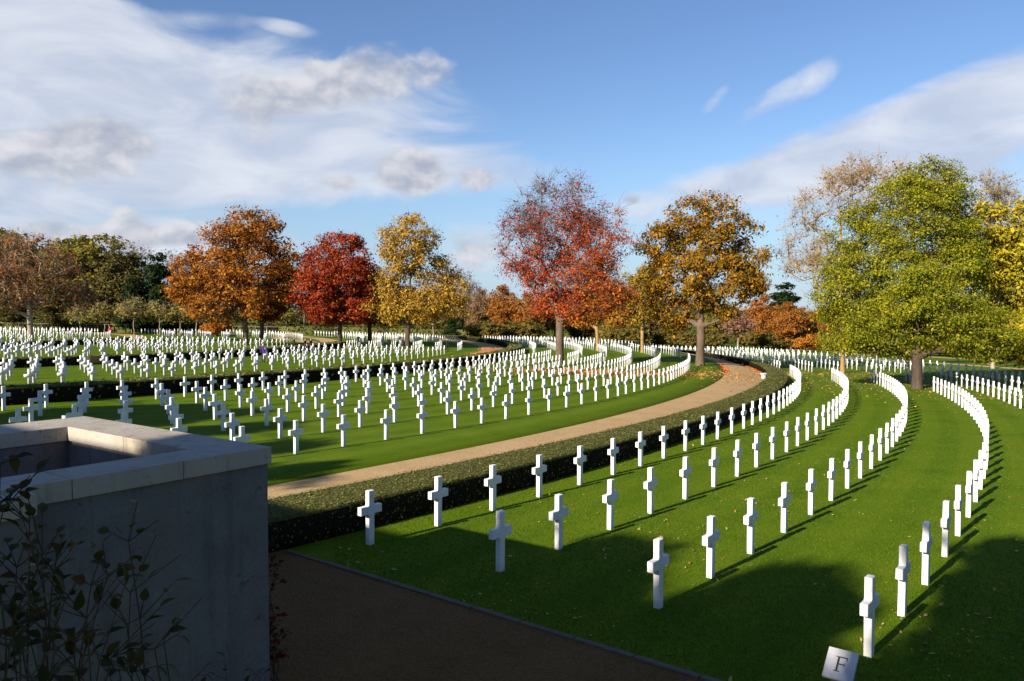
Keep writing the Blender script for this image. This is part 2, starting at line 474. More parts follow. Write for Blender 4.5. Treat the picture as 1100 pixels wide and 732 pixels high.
for k in range(6): reg('M', k + 20, 115.2 - 2.944 * k, -2.0, 48, .9)
for k in range(8): reg('N', k + 20, 90.6 - 2.944 * k, 12, 62, 1.766 / (90.6 - 2.944 * k) * 57.3)
for k in range(8): reg('P', k + 20, 60.2 - 2.944 * k, 42, 82, 1.766 / (60.2 - 2.944 * k) * 57.3)

TREES_AT = []                                 # trunks that stand in the rows, filled below
def far_limit(x, px):                         # the boundary hedge closes the burial ground
    return 152 + 18 * math.exp(-((px - 330) / 260) ** 2)
# ---------- tree list (needed first: no cross stands where a trunk stands)
MAIN = [  # name, label, base px, lobes in px, n clusters, leaves per cluster, leaf size, spread, trunk radius, leaf stops, bark, twigs
 ('spreading_tree', 'wide half bare tree with rusty brown leaves at the far left edge', (33, 367), [(30, 292, 58, 46), (-10, 302, 34, 38), (74, 312, 26, 28)], 260, 17, .17, .9, .62, [(.07, .03, .015), (.17, .065, .022), (.26, .10, .03), (.22, .13, .04)], 'pale', 7, 0),
 ('autumn_tree', 'tall orange brown tree with two trunks left of the red trees', (264, 371), [(255, 280, 46, 50), (215, 302, 29, 34), (302, 292, 24, 42), (248, 318, 56, 30), (272, 248, 34, 25)], 330, 62, .17, .85, .62, [(.12, .035, .008), (.27, .085, .012), (.38, .15, .018), (.42, .21, .03)], 'grey', 5, 0),
 ('autumn_tree', 'deep red round headed maple beside the orange brown tree', (365, 372), [(365, 288, 42, 40), (342, 312, 30, 36), (392, 312, 26, 38), (368, 330, 48, 20)], 330, 75, .16, .8, .55, [(.10, .014, .008), (.23, .026, .012), (.34, .055, .018), (.38, .13, .025)], 'dark', 3, 0),
 ('autumn_tree', 'tall pale yellow tree right of the deep red maple', (438, 374), [(440, 262, 36, 35), (425, 298, 26, 30), (473, 310, 30, 38), (440, 328, 52, 22), (487, 322, 17, 30)], 330, 46, .16, .85, .55, [(.16, .085, .012), (.32, .18, .022), (.46, .28, .035), (.52, .36, .07)], 'dark', 5, 0),
 ('autumn_tree', 'bright red maple, bare at the top, standing among the white crosses', (601, 392), [(596, 236, 58, 54), (560, 262, 33, 42), (640, 262, 37, 46), (615, 300, 62, 34), (655, 315, 28, 28), (610, 328, 44, 20)], 460, 52, .095, .78, .66, [(.16, .03, .025), (.27, .026, .014), (.42, .05, .015), (.50, .11, .018), (.52, .20, .03)], 'grey', 9, 1),
 ('autumn_tree', 'orange yellow oak with a thick trunk beside the bend of the gravel path', (752, 393), [(755, 250, 50, 44), (713, 270, 30, 36), (797, 272, 30, 38), (752, 302, 62, 34), (718, 330, 24, 24), (800, 310, 24, 16), (725, 345, 20, 18), (780, 335, 22, 16)], 340, 58, .135, .72, .72, [(.05, .06, .008), (.13, .105, .010), (.37, .155, .012), (.50, .24, .018)], 'grey', 4, 0),
 ('slender_tree', 'pale tall tree with few straw coloured leaves behind the green maple', (905, 401), [(868, 245, 28, 52), (908, 205, 34, 36), (942, 196, 26, 28), (893, 285, 36, 40), (850, 280, 16, 24)], 240, 8, .12, .8, .34, [(.20, .13, .06), (.31, .22, .11), (.38, .28, .16)], 'gold', 9, 0),
 ('leafy_tree', 'large green maple turning yellow, in front of the pale tall tree', (985, 418), [(985, 232, 60, 58), (985, 300, 50, 55), (930, 255, 40, 48), (918, 305, 46, 52), (1008, 320, 56, 62), (950, 348, 72, 44), (992, 196, 38, 30), (1018, 265, 34, 60), (1040, 352, 40, 38), (915, 360, 35, 22)], 900, 112, .074, .66, .62, [(.055, .082, .006), (.130, .160, .009), (.25, .245, .014), (.43, .33, .02)], 'dark', 2, 0),
 ('leafy_tree', 'yellow tree at the right edge behind the green maple', (1112, 416), [(1062, 262, 40, 46), (1092, 310, 46, 62), (1120, 250, 40, 44), (1060, 350, 40, 40), (1110, 365, 50, 28)], 380, 66, .14, .75, .6, [(.10, .12, .01), (.26, .23, .015), (.46, .36, .02), (.58, .42, .03)], 'dark', 4, 0),
 ('slender_tree', 'bare topped grey tree showing above the yellow tree', (1066, 396), [(1062, 215, 26, 32), (1050, 270, 26, 40)], 150, 12, .12, .8, .4, [(.2, .13, .05), (.33, .23, .08)], 'pale', 11, 0),
 ('autumn_tree', 'small orange gold tree just right of the red maple trunk', (642, 377), [(640, 322, 28, 26), (622, 336, 22, 18), (662, 335, 18, 18)], 130, 46, .17, .8, .42, [(.25, .07, .012), (.42, .15, .02), (.48, .26, .03)], 'gold', 4, 0),
 ('autumn_tree', 'small olive yellow tree between the red maple and the oak', (690, 379), [(688, 318, 28, 34), (700, 296, 18, 18), (672, 335, 20, 20)], 150, 46, .16, .8, .40, [(.13, .085, .012), (.26, .17, .02), (.40, .25, .03)], 'gold', 4, 0),
 ('autumn_tree', 'dark red brown tree between the red maple and the yellow tree', (397, 371), [(402, 318, 20, 30), (396, 335, 22, 16)], 120, 45, .18, .8, .5, [(.07, .015, .012), (.16, .03, .018), (.24, .07, .02)], 'dark', 3, 0),
]
for t in MAIN:
    p = at_ground(*t[2]); TREES_AT.append((p.x, p.y))

cands, mass = [], []
WALLTOP = [(0, 457), (64, 450), (292, 480), (292, 732), (0, 732)]
def behind_wall(px, py):
    if px > 291: return False
    top = 457 - 7 * px / 64 if px < 64 else 450 + 30 * (px - 64) / 228
    return py > top - 3
for plot, k, r, aa in ROWS:
    for i, a in enumerate(aa):
        x, y = polar(r, a)
        if y < 3: continue
        z = T(x, y); s = to_px((x, y, z + .7))
        if s[2] < 1: continue
        if any((x - q[0]) ** 2 + (y - q[1]) ** 2 < 2.6 for q in TREES_AT): continue
        if y > far_limit(x, s[0]) or s[0] < -60 or s[0] > 1160: continue
        size = F * 1.05 / s[2]
        vis = -4 < s[0] < 1104 and s[1] < 735 and not behind_wall(s[0], s[1])
        cands.append((size if (vis and k < 20 and plot in 'RL') else size * .3, plot, k, a, x, y, z))
cands.sort(key=lambda c: -c[0])
solo, rest = cands[:300], cands[300:]
ORD = 'first second third fourth fifth sixth seventh eighth ninth tenth eleventh twelfth thirteenth fourteenth fifteenth sixteenth seventeenth eighteenth nineteenth twentieth'.split()
def ordinal(n):
    if n < 20: return ORD[n]
    tens = ['twenty', 'thirty', 'forty', 'fifty'][(n + 1) // 10 - 2]
    return {9: ['twentieth', 'thirtieth', 'fortieth', 'fiftieth'][(n + 1) // 10 - 2]}.get(n % 10, tens + '-' + ORD[n % 10])
cnt = {}
def place(o, c):
    _, plot, k, a, x, y, z = c
    o.location = (x, y, z); o.rotation_euler = (R(random.uniform(-.5, .5)), R(random.uniform(-.5, .5)), R(a + 90 + random.uniform(-1, 1)))
for c in sorted(solo, key=lambda c: (c[1], c[2], c[3])):
    o = bpy.data.objects.new('cross_headstone', cross_me); COL.objects.link(o); place(o, c)
    key = (c[1], c[2]); n = cnt.get(key, 0); cnt[key] = n + 1
    if c[1] == 'R':
        row = 'row along the near hedge' if c[2] == 0 else '%s row right of the hedge' % ORD[c[2]]
        lab = 'white cross, %s from the near end, %s' % (ordinal(n), row)
    else:
        row = 'row beside the curved gravel path' if c[2] == 0 else '%s row beyond the gravel path' % ORD[c[2]]
        lab = 'white cross, %s from the left, %s' % (ordinal(n), row)
    tag(o, lab, 'headstone', 'white marble crosses set in curved rows')
parts = []
for c in rest:
    an = R(c[3] + 90 + random.uniform(-1, 1)); ca, sa = math.cos(an), math.sin(an)
    v = low_v.copy(); vx = v[:, 0] * ca - v[:, 1] * sa; vy = v[:, 0] * sa + v[:, 1] * ca
    parts.append((np.stack([vx + c[4], vy + c[5], v[:, 2] + c[6]], -1), low_f))
o = link('distant_headstones', mesh_np('distant_headstones', *join_np(parts)), M_MARBLE)
tag(o, 'countless small white crosses in dense curved bands across the far lawns', 'headstones', None, 'stuff')

# ------------------------------------------------------------------ trees
def tubes(segs, sides=5):
    """segs: list of (p0, p1, r0, r1)"""
    if not segs: return np.zeros((0, 3)), np.zeros((0, 4), int)
    P0 = np.array([s[0] for s in segs]); P1 = np.array([s[1] for s in segs])
    r0 = np.array([s[2] for s in segs])[:, None, None]; r1 = np.array([s[3] for s in segs])[:, None, None]
    d = P1 - P0; d /= np.maximum(np.linalg.norm(d, axis=1, keepdims=True), 1e-9)
    up = np.where(np.abs(d[:, 2:3]) > .9, [[1.0, 0, 0]], [[0, 0, 1.0]])
    u = np.cross(d, up); u /= np.linalg.norm(u, axis=1, keepdims=True); w = np.cross(d, u)
    th = np.arange(sides) * 2 * math.pi / sides
    ring = u[:, None] * np.cos(th)[None, :, None] + w[:, None] * np.sin(th)[None, :, None]
    v = np.concatenate([P0[:, None] + ring * r0, P1[:, None] + ring * r1], 1)
    n = len(segs); base = np.arange(n)[:, None] * (2 * sides); j = np.arange(sides); j2 = (j + 1) % sides
    f = np.stack([base + j, base + j2, base + sides + j2, base + sides + j], -1).reshape(-1, 4)
    return v.reshape(-1, 3), f

def grow(lobes, height, tr, ncl, per, size, sigma, twigs, seed, sparse_top=0, droop=0.0, gap=-.28):
    """lobes: (cx, cy, cz, rx, ry, rz). returns trunk mesh data, leaf mesh data"""
    g = np.random.default_rng(seed)
    vol = np.array([l[3] * l[4] * l[5] for l in lobes]) ** .8; vol /= vol.sum()
    cl = []
    ph = g.uniform(0, 6, 6)
    while len(cl) < ncl:
        l = lobes[g.choice(len(lobes), p=vol)]
        d = g.normal(size=3); d /= np.linalg.norm(d); rr_ = g.uniform(0, 1) ** (1 / 2.6)
        p = np.array([l[0] + d[0] * l[3] * rr_, l[1] + d[1] * l[4] * rr_, l[2] + d[2] * l[5] * rr_])
        if p[2] < .9: continue
        f = math.sin(p[0] * .9 + ph[0]) * math.sin(p[1] * .9 + ph[1]) * math.sin(p[2] * 1.1 + ph[2]) + .5 * math.sin(p[0] * 2.1 + ph[3]) * math.sin(p[2] * 2.3 + ph[4])
        if f < gap: continue
        cl.append(p)
    cl = np.array(cl)
    zmin = cl[:, 2].min()
    # skeleton
    nodes, parent = [np.array([0, 0, -.3])], [-1]
    top = np.percentile(cl[:, 2], 88); ctr = cl.mean(0); nst = 9
    for i in range(1, nst + 1):
        t = i / nst
        nodes.append(np.array([ctr[0] * t ** 2 * .8 + g.normal(0, .10 * t), ctr[1] * t ** 2 * .8 + g.normal(0, .10 * t), -.3 + t * (top * .9 + .3)])); parent.append(len(nodes) - 2)
    order = np.argsort(np.linalg.norm(cl - np.array([ctr[0], ctr[1], zmin]), axis=1))
    tips = []
    fork = max(1.2, zmin * .75)
    for i in order:
        c = cl[i]; N = np.array(nodes)
        dv = N - c; cost = np.sqrt((dv ** 2).sum(1)) + 1.1 * np.maximum(0, dv[:, 2] + .25 * np.hypot(dv[:, 0], dv[:, 1])) + np.where(N[:, 2] < fork, 4.0, 0)
        b = int(cost.argmin()); p0 = N[b]; L = np.linalg.norm(c - p0); m = max(1, int(L / .9)); last = b
        for s in range(1, m + 1):
            t = s / m; q = p0 + (c - p0) * t; q = q + np.array([0, 0, .10 * L * math.sin(math.pi * t)])
            if s < m: q = q + g.normal(0, .09, 3)
            nodes.append(q); parent.append(last); last = len(nodes) - 1
        tips.append(last)
    cntn = np.zeros(len(nodes))
    for t in tips: cntn[t] += 1
    for i in range(len(nodes) - 1, 0, -1): cntn[parent[i]] += cntn[i]
    rad = np.maximum(.012, tr * .68 * (np.maximum(cntn, .3) / max(cntn[0], 1)) ** .56)
    zz = np.array(nodes)[:, 2]
    rad = rad * np.where(zz < .6, 1 + .35 * np.clip(.6 - zz, 0, .9), 1)
    big, small = [], []
    for i in range(1, len(nodes)):
        s = (nodes[parent[i]], nodes[i], min(rad[parent[i]], rad[i] * 1.35 if parent[i] > nst else rad[parent[i]]), rad[i])
        (big if rad[i] > .07 else small).append(s)
    # twigs and leaves
    tw = []
    for c in cl:
        for _ in range(twigs):
            d = g.normal(size=3); d[2] += .5 - droop; d /= np.linalg.norm(d); L = g.uniform(.5, 1.3) * sigma * 1.3
            m = c + d * L * .55 + g.normal(0, .07, 3)
            tw.append((c, m, .014, .010)); tw.append((m, m + (d + g.normal(0, .35, 3)) * L * .5, .010, .006))
    parts = [tubes(big, 9), tubes(small, 4)]
    if tw: parts.append(tubes(tw, 3))
    tv, tf = join_np(parts)
    cz = cl[:, 2]; keep = np.full(len(cl), 1.0)
    if sparse_top: keep = np.clip(1.15 - 1.0 * (cz - np.percentile(cz, 40)) / (cz.max() - np.percentile(cz, 40)), .10, 1) * np.where((cl[:, 0] < 0) & (cz > np.percentile(cz, 40)), .6, 1.05)
    k = g.poisson(per * 2.2 * keep * g.uniform(.45, 1.5, len(cl)))
    ci = np.repeat(np.arange(len(cl)), k)
    off = g.normal(size=(len(ci), 3)); off *= (g.uniform(0, 1, (len(ci), 1)) ** .45) / np.linalg.norm(off, axis=1, keepdims=True)
    off[:, 2] *= .48 if ncl > 900 else .62
    P = cl[ci] + off * sigma * 1.45 * g.uniform(.7, 1.25, (len(cl), 1))[ci]
    P[:, 2] -= droop * np.abs(off[:, 2])
    out = P - cl.mean(0); out /= np.linalg.norm(out, axis=1, keepdims=True)
    nn = off * .9 + out * .5 + g.normal(scale=.55, size=P.shape) + [0, 0, .35]
    lv, lf = box_leaves(P, nn / np.linalg.norm(nn, axis=1, keepdims=True), size * .92, .35)
    return (tv, tf), (lv, lf)

BARK = {'grey': M_BARK, 'dark': M_BARK_DARK, 'pale': M_BARK_PALE, 'gold': M_BARK_GOLD}
def px_tree(spec, seed):
    name, label, base, lobes, ncl, per, size, sigma, tr, stops, bark, twigs, sp = spec
    ncl, per, sigma, tr = int(ncl * 1.5), per * .68, sigma * 1.12, tr * .85
    p = at_ground(*base); s = F / p.y
    root = empty(name, p, -math.atan2(p.x, p.y)); tag(root, label, 'tree')
    lm = [((cx - base[0]) / s, 0.0 if i == 0 else (rng.uniform(-.35, .35) * rx / s), (base[1] - cy) / s, rx / s * .93, rx / s * .85, ry / s * .93) for i, (cx, cy, rx, ry) in enumerate(lobes)]
    (tv, tf), (lv, lf) = grow(lm, 0, tr, ncl, per, size, sigma, twigs, seed, sp, 0.0, -.30 if ncl > 900 else .0 if 'oak' in label else -.28)
    link('trunk', mesh_np('trunk', tv, tf, True), BARK[bark], root)
    link('crown', mesh_np('crown', lv, lf), leaf_mat(name + '_leaves', stops, drift=(.030, -.022, 9) if sp else None), root)
    return root
for i, t in enumerate(MAIN): px_tree(t, 100 + i)

# second trunk of the orange tree is a tree of its own behind it
px_tree(('autumn_tree', 'rust red tree just behind the tall orange brown tree', (281, 370), [(302, 300, 20, 38), (285, 328, 26, 18)], 130, 50, .17, .8, .5,
         [(.10, .02, .01), (.22, .05, .012), (.30, .10, .015)], 'grey', 3, 0), 140)

# young thin trees and the wood behind: a few kinds, copied
def proto(stops, lobes, ncl, per, size, sigma, tr, bark, twigs, seed, droop=0.0):
    (tv, tf), (lv, lf) = grow(lobes, 0, tr, ncl, per, size, sigma, twigs, seed, 0, droop)
    t = mesh_np('trunk', tv, tf, True); t.materials.append(BARK[bark])
    c = mesh_np('crown', lv, lf); c.materials.append(leaf_mat('wood_leaves', stops))
    return t, c
dome = [(0, 0, 8.2, 4.2, 4.0, 4.6), (-1.8, .6, 6.0, 3.0, 3.0, 3.6), (2.0, -.5, 6.4, 2.8, 2.8, 3.8)]
tall = [(0, 0, 8.5, 3.0, 3.0, 5.6), (1.2, .5, 6.0, 2.6, 2.6, 4.2), (-1.2, -.4, 5.6, 2.5, 2.5, 4.0)]
cone = [(0, 0, 3.0, 3.0, 3.0, 2.4), (0, 0, 6.0, 2.3, 2.3, 2.6), (0, 0, 9.0, 1.4, 1.4, 2.6), (0, 0, 11.3, .6, .6, 1.6)]
bush = [(0, 0, 1.9, 2.6, 2.4, 1.7), (1.5, .4, 1.6, 1.7, 1.7, 1.4), (-1.6, -.3, 1.5, 1.6, 1.6, 1.3)]
young = [(0, 0, 3.2, 1.9, 1.8, 1.2), (.3, .2, 4.2, 1.2, 1.2, 1.0), (-.8, 0, 3.6, 1.0, 1.0, 1.0)]
KIND = {
 'bare': (proto([(.13, .09, .05), (.20, .15, .09)], dome, 220, 7, .16, .9, .38, 'grey', 8, 201), 'grey brown half bare tree'),
 'yellowgreen': (proto([(.08, .075, .012), (.19, .16, .025), (.32, .25, .035)], dome, 200, 42, .22, .9, .38, 'grey', 3, 202), 'yellow green tree'),
 'olive': (proto([(.05, .045, .014), (.10, .085, .024), (.16, .13, .035)], tall, 200, 46, .22, .9, .36, 'dark', 2, 203), 'dull olive tree'),
 'rust': (proto([(.16, .055, .012), (.30, .11, .02), (.36, .17, .03)], dome, 200, 40, .22, .9, .36, 'grey', 4, 204), 'rusty orange tree'),
 'conifer': (proto([(.008, .018, .006), (.018, .035, .010), (.035, .055, .016)], cone, 190, 80, .24, .75, .34, 'dark', 0, 205, .3), 'dark green conifer'),
 'brown': (proto([(.12, .065, .03), (.21, .12, .05), (.27, .16, .06)], tall, 200, 26, .2, .9, .34, 'pale', 6, 206), 'pale brown tree'),
 'pink': (proto([(.16, .075, .05), (.23, .11, .07), (.28, .16, .09)], young, 70, 16, .17, .7, .16, 'pale', 5, 207), 'pinkish brown small tree'),
 'bush': (proto([(.05, .05, .012), (.12, .10, .02), (.22, .14, .03)], bush, 80, 60, .2, .7, .14, 'dark', 3, 208), 'round bush'),
 'orangebush': (proto([(.24, .07, .012), (.38, .14, .02), (.42, .21, .03)], bush, 80, 60, .2, .7, .14, 'dark', 3, 209), 'bright orange bush'),
 'young': (proto([(.10, .075, .015), (.20, .16, .03), (.28, .23, .05)], young, 70, 9, .17, .65, .09, 'pale', 6, 210), 'thin young tree'),
}
HTS = {'bare': 12.8, 'yellowgreen': 12.8, 'olive': 14.1, 'rust': 12.8, 'conifer': 12.9, 'brown': 14.1, 'pink': 4.9, 'bush': 3.6, 'orangebush': 3.6, 'young': 4.9}
def wood(kind, px, top, depth, label, group, wide=1.0, cat='tree', base_py=None):
    (t, c), _ = KIND[kind]
    x = (px - W / 2) / F * depth; z = T(x, depth)
    h = CAMZ + ray(px, top).z / ray(px, top).y * depth - z
    s = h / HTS[kind]
    nm = {'conifer': 'conifer', 'bush': 'bush', 'orangebush': 'bush', 'young': 'young_tree'}.get(kind, 'woodland_tree')
    r = empty(nm, (x, depth, z), random.uniform(0, 6.28)); r.scale = (s * wide, s * wide, s)
    tag(r, label, cat, group)
    for n, me in (('trunk', t), ('crown', c)):
        o = bpy.data.objects.new(n, me); COL.objects.link(o); o.parent = r
    return r
G1 = 'trees of the wood behind the cemetery'
WOODS = [
 ('bare', -45, 243, 170, 'half bare tree cut by the left edge of the picture, behind the rusty tree', 1.2),
 ('yellowgreen', 0, 246, 178, 'yellow green tree rising behind the rusty tree at far left', 1.1),
 ('brown', 45, 258, 185, 'pale brown tree behind the rusty tree at far left, right part', 1.3),
 ('yellowgreen', 78, 256, 172, 'yellow green tree, first to the right of the rusty left tree', 1.0),
 ('yellowgreen', 104, 252, 176, 'highest yellow green tree in the wood at left', 1.15),
 ('olive', 126, 262, 170, 'dull olive tree right of the highest yellow green one', 1.2),
 ('bare', 146, 258, 188, 'bare grey tree rising behind the dark conifer, on its left', .9),
 ('conifer', 170, 272, 165, 'dark green conifer in the wood left of the tall orange tree', 1.0),
 ('conifer', 143, 298, 162, 'lower dark conifer just left of the taller conifer', 1.2),
 ('bare', 192, 268, 190, 'bare grey tree between the conifer and the orange tree', 1.0),
 ('bare', 214, 272, 195, 'bare grey tree half hidden by the orange tree', 1.0),
 ('olive', 200, 302, 168, 'low olive tree left of the tall orange tree', 1.5),
 ('olive', 66, 300, 160, 'low olive tree behind the young trees at left', 1.6),
 ('olive', 12, 305, 160, 'low olive tree behind the rusty tree trunk', 1.6),
 ('bare', 327, 285, 190, 'bare tree in the gap between the orange and red trees', .9),
 ('olive', 300, 315, 175, 'olive tree behind the orange tree, its right foot', 1.5),
 ('olive', 350, 312, 178, 'olive tree behind the deep red maple', 1.5),
 ('olive', 415, 308, 180, 'olive tree behind the gap right of the deep red maple', 1.5),
 ('olive', 465, 318, 176, 'olive tree behind the yellow tree', 1.5),
 ('bare', 497, 290, 182, 'bare tree peeping out right of the yellow tree', .9),
 ('conifer', 487, 338, 168, 'low dark conifer below the right side of the yellow tree', 1.6),
 ('brown', 516, 306, 178, 'brown tree right of the yellow tree, its thin pale trunk showing', 1.0),
 ('rust', 540, 308, 174, 'orange brown tree in the middle, left of the red maple', 1.0),
 ('rust', 568, 316, 170, 'orange brown tree partly behind the red maple, left side', 1.1),
 ('rust', 596, 320, 176, 'orange brown tree right behind the red maple trunk', 1.1),
 ('olive', 625, 322, 182, 'olive tree behind the red maple, right side', 1.3),
 ('yellowgreen', 668, 318, 178, 'yellow green tree between the red maple and the oak', 1.0),
 ('brown', 706, 305, 185, 'brown tree just left of the oak', 1.0),
 ('olive', 722, 335, 190, 'olive tree low behind the oak, left side', 1.4),
 ('yellowgreen', 765, 338, 192, 'yellow green tree low behind the oak trunk', 1.3),
 ('rust', 818, 318, 180, 'rusty orange tree right of the oak', 1.0),
 ('conifer', 842, 304, 200, 'dark evergreen standing high behind the orange trees right of the oak', 1.5),
 ('rust', 850, 326, 172, 'rusty orange tree left of the pale tall tree', 1.1),
 ('rust', 880, 330, 178, 'rusty orange tree behind the foot of the pale tall tree', 1.0),
 ('olive', 905, 325, 190, 'olive tree behind the left side of the green maple', 1.2),
 ('olive', 945, 325, 185, 'olive tree behind the middle of the green maple', 1.3),
 ('olive', 1000, 325, 180, 'olive tree behind the right side of the green maple', 1.3),
 ('olive', 1055, 325, 176, 'olive tree behind the yellow right edge tree', 1.4),
 ('brown', 1095, 325, 176, 'brown tree at the far right edge behind the yellow tree', 1.3),
 ('olive', 800, 338, 205, 'distant olive tree between the oak and the orange trees', 1.4),
 ('olive', 650, 330, 200, 'distant olive tree behind the small gold tree', 1.4),
]
for k, px, top, dep, lab, wd in WOODS: wood(k, px, top, dep, lab, G1, wd)
G2 = 'thin young trees in front of the dark boundary hedge'
for px, top, lab in ((86, 328, 'thin young tree, first right of the rusty left tree'), (112, 327, 'thin young tree, second right of the rusty left tree'), (144, 322, 'thin young tree with wide arms below the dark conifers'),
                     (171, 326, 'thin young tree below the taller dark conifer'), (193, 328, 'thin young tree left of the tall orange tree'), (211, 326, 'thin young tree under the left side of the orange tree'),
                     (231, 335, 'thin young tree beside the small orange bush'), (308, 330, 'thin young tree between the orange and red trees'), (466, 326, 'thin young tree under the yellow tree')):
    wood('young', px, top, 150, lab, G2, 1.15)
G3 = 'bushes beyond the burial plots'
for k, px, top, dep, lab in (('orangebush', 233, 342, 152, 'small orange bush at the foot of the orange tree'), ('bush', 735, 356, 178, 'olive bush left of the oak trunk, beyond the road'),
     ('bush', 765, 355, 180, 'olive bush right of the oak trunk, beyond the road'), ('pink', 793, 335, 165, 'pinkish small tree with pale trunk right of the oak'),
     ('bush', 812, 352, 182, 'olive bush right of the pinkish small tree'), ('bush', 838, 356, 176, 'dark bush under the rusty trees'),
     ('orangebush', 872, 360, 160, 'bright orange bush left of the ochre trunk'), ('bush', 896, 362, 165, 'yellow bush just behind the ochre trunk'),
     ('bush', 935, 362, 150, 'bush behind the green maple, left of its trunk'), ('bush', 1010, 366, 140, 'bush behind the green maple, right of its trunk'),
     ('bush', 1048, 366, 135, 'bush beyond the far path at right'), ('bush', 1090, 366, 130, 'bush beyond the far path at the right edge'),
     ('bush', 520, 345, 160, 'dark bush left of the red maple'), ('bush', 668, 345, 175, 'bush between the small gold and olive trees'), ('bush', 712, 350, 180, 'bush right of the small olive tree'),
     ('bush', 560, 345, 165, 'dark bush behind the crosses left of the red maple')):
    wood(k, px, top, dep, lab, G3, 1.5 if k == 'bush' else 1.1, 'tree' if k == 'pink' else 'bush')

# the wood closes behind as one mass
g = np.random.default_rng(5); P = []
for az in np.linspace(-44, 44, 240):
    d = 225 + g.uniform(-8, 25); x, y = d * math.tan(R(az)) if abs(az) < 45 else 0, d
    h = g.uniform(7, 13) + 3 * math.sin(az * .6); n = 130
    q = g.normal(size=(n, 3)) * [4.2, 4, 1]; q[:, 2] = g.uniform(0, 1, n) ** .8 * h
    P.append(q + [x, y, T(x, y)])
P = np.concatenate(P); N = g.normal(size=P.shape) + [0, -.6, .5]
v, q = box_leaves(P, N / np.linalg.norm(N, axis=1, keepdims=True), .55, .4)
o = link('woodland', mesh_np('woodland', v, q), leaf_mat('far_wood_leaves', [(.03, .03, .012), (.07, .06, .02), (.13, .09, .03), (.16, .11, .04)]))
tag(o, 'dull brown and olive wood closing the view behind everything', 'woodland', None, 'stuff')

# dark boundary hedge and its rail
def straight_hedge(name, label, pts, h, w):
    root = empty(name, pts[0]); tag(root, label, 'hedge')
    o = Vector(pts[0]); P, N, V, Q = [], [], [], []
    for i, (a, b) in enumerate(zip(pts[:-1], pts[1:])):
        d = (b - a); d.z = 0; L = d.length; d.normalize(); nr = Vector((-d.y, d.x, 0)); k = len(V)
        for p in (a, b):
            for s, z in ((-.5, -.2), (-.5, h - .1), (.5, h - .1), (.5, -.2)):
                q = p + nr * s * w * .8; V.append((q.x - o.x, q.y - o.y, p.z + z - o.z))
        Q += [(k, k + 4, k + 5, k + 1), (k + 1, k + 5, k + 6, k + 2), (k + 2, k + 6, k + 7, k + 3), (k, k + 1, k + 2, k + 3), (k + 4, k + 7, k + 6, k + 5)]
        m = int(L * 30); t = rng.uniform(0, 1, (m, 1)); pa = np.array(a - o) + t * np.array(b - a)
        sd = rng.choice([-1, 0, 1], m)
        pa += np.array(nr)[None] * np.where(sd == 0, rng.uniform(-.5, .5, m), sd * .5)[:, None] * w
        pa[:, 2] += np.where(sd == 0, h + rng.normal(0, .12, m), rng.uniform(0, h, m)); P.append(pa)
        N.append(np.array(nr)[None] * sd[:, None] + np.where(sd == 0, 1.0, .2)[:, None] * np.array([[0, 0, 1.0]]))
    link('branches', mesh_np('branches', V, Q), M_HEDGE_CORE, root)
    v, q = box_leaves(np.concatenate(P), np.concatenate(N), .2, .5)
    link('leaves', mesh_np('leaves', v, q), leaf_mat('boundary_leaves', [(.014, .014, .006), (.03, .026, .01), (.055, .04, .014)]), root)
bp = []
for px in range(-60, 600, 60):
    y = far_limit(0, px) + 3; x = (px - 550) / F * y; bp.append(Vector((x, y, T(x, y))))
straight_hedge('boundary_hedge', 'long dark hedge closing the cemetery behind the far left crosses', bp, 2.0, 1.5)
M_RAIL = plain_mat('grey_timber', (.22, .19, .16), .8)
fr = empty('rail_fence', bp[0]); tag(fr, 'thin grey timber rail running along the dark boundary hedge', 'fence')
segs = []
for a, b in zip(bp[:6], bp[1:7]):
    for k in range(5):
        p = a.lerp(b, k / 5); q = a.lerp(b, (k + 1) / 5)
        off = Vector((0, -1.2, 0)); p = p + off - bp[0]; q = q + off - bp[0]
        link('post', mesh_np('post', *tubes([(np.array(p) + [0, 0, -.2], np.array(p) + [0, 0, 1.75], .06, .055)], 6)), M_RAIL, fr)
        segs.append((np.array(p) + [0, 0, 1.68], np.array(q) + [0, 0, 1.68], .05, .05))
link('rail', mesh_np('rail', *tubes(segs, 6)), M_RAIL, fr)

# ------------------------------------------------------------------ stone wall in front
ZT = 2.73
P2 = at_level(292, 480, ZT); P1 = at_level(27, 523, ZT); PB = at_level(64, 450, ZT)
tdir = (P2 - P1); tdir.z = 0; s1 = -tdir.length; tdir.normalize(); ndir = Vector((-tdir.y, tdir.x, 0))
blen = (PB - P2).dot(ndir)
MW = Matrix(((tdir.x, ndir.x, 0, P2.x), (tdir.y, ndir.y, 0, P2.y), (0, 0, 1, 0), (0, 0, 0, 1)))   # x along the face, y inwards; corner at 0,0
wall = empty('stone_wall', P2); wall.matrix_world = MW; tag(wall, 'pale limestone parapet wall with flat coping in the shaded lower left corner', 'wall')
TH, CO, CH = .54, .035, .185
zb = -.9; TE, TR = .60, .84
bm = bmesh.new()
bm_box(bm, -9, 0 - CO, CO, TH, zb, ZT - CH, None, 0)                       # front arm
bm_box(bm, -TE, 0 - CO, TH + .003, blen - CO, zb, ZT - CH, None, 0)         # end arm
bm_box(bm, -9, -TE - .003, blen - TR, blen - CO, zb, ZT - CH, None, 0)      # rear arm
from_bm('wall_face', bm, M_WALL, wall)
bm = bmesh.new()
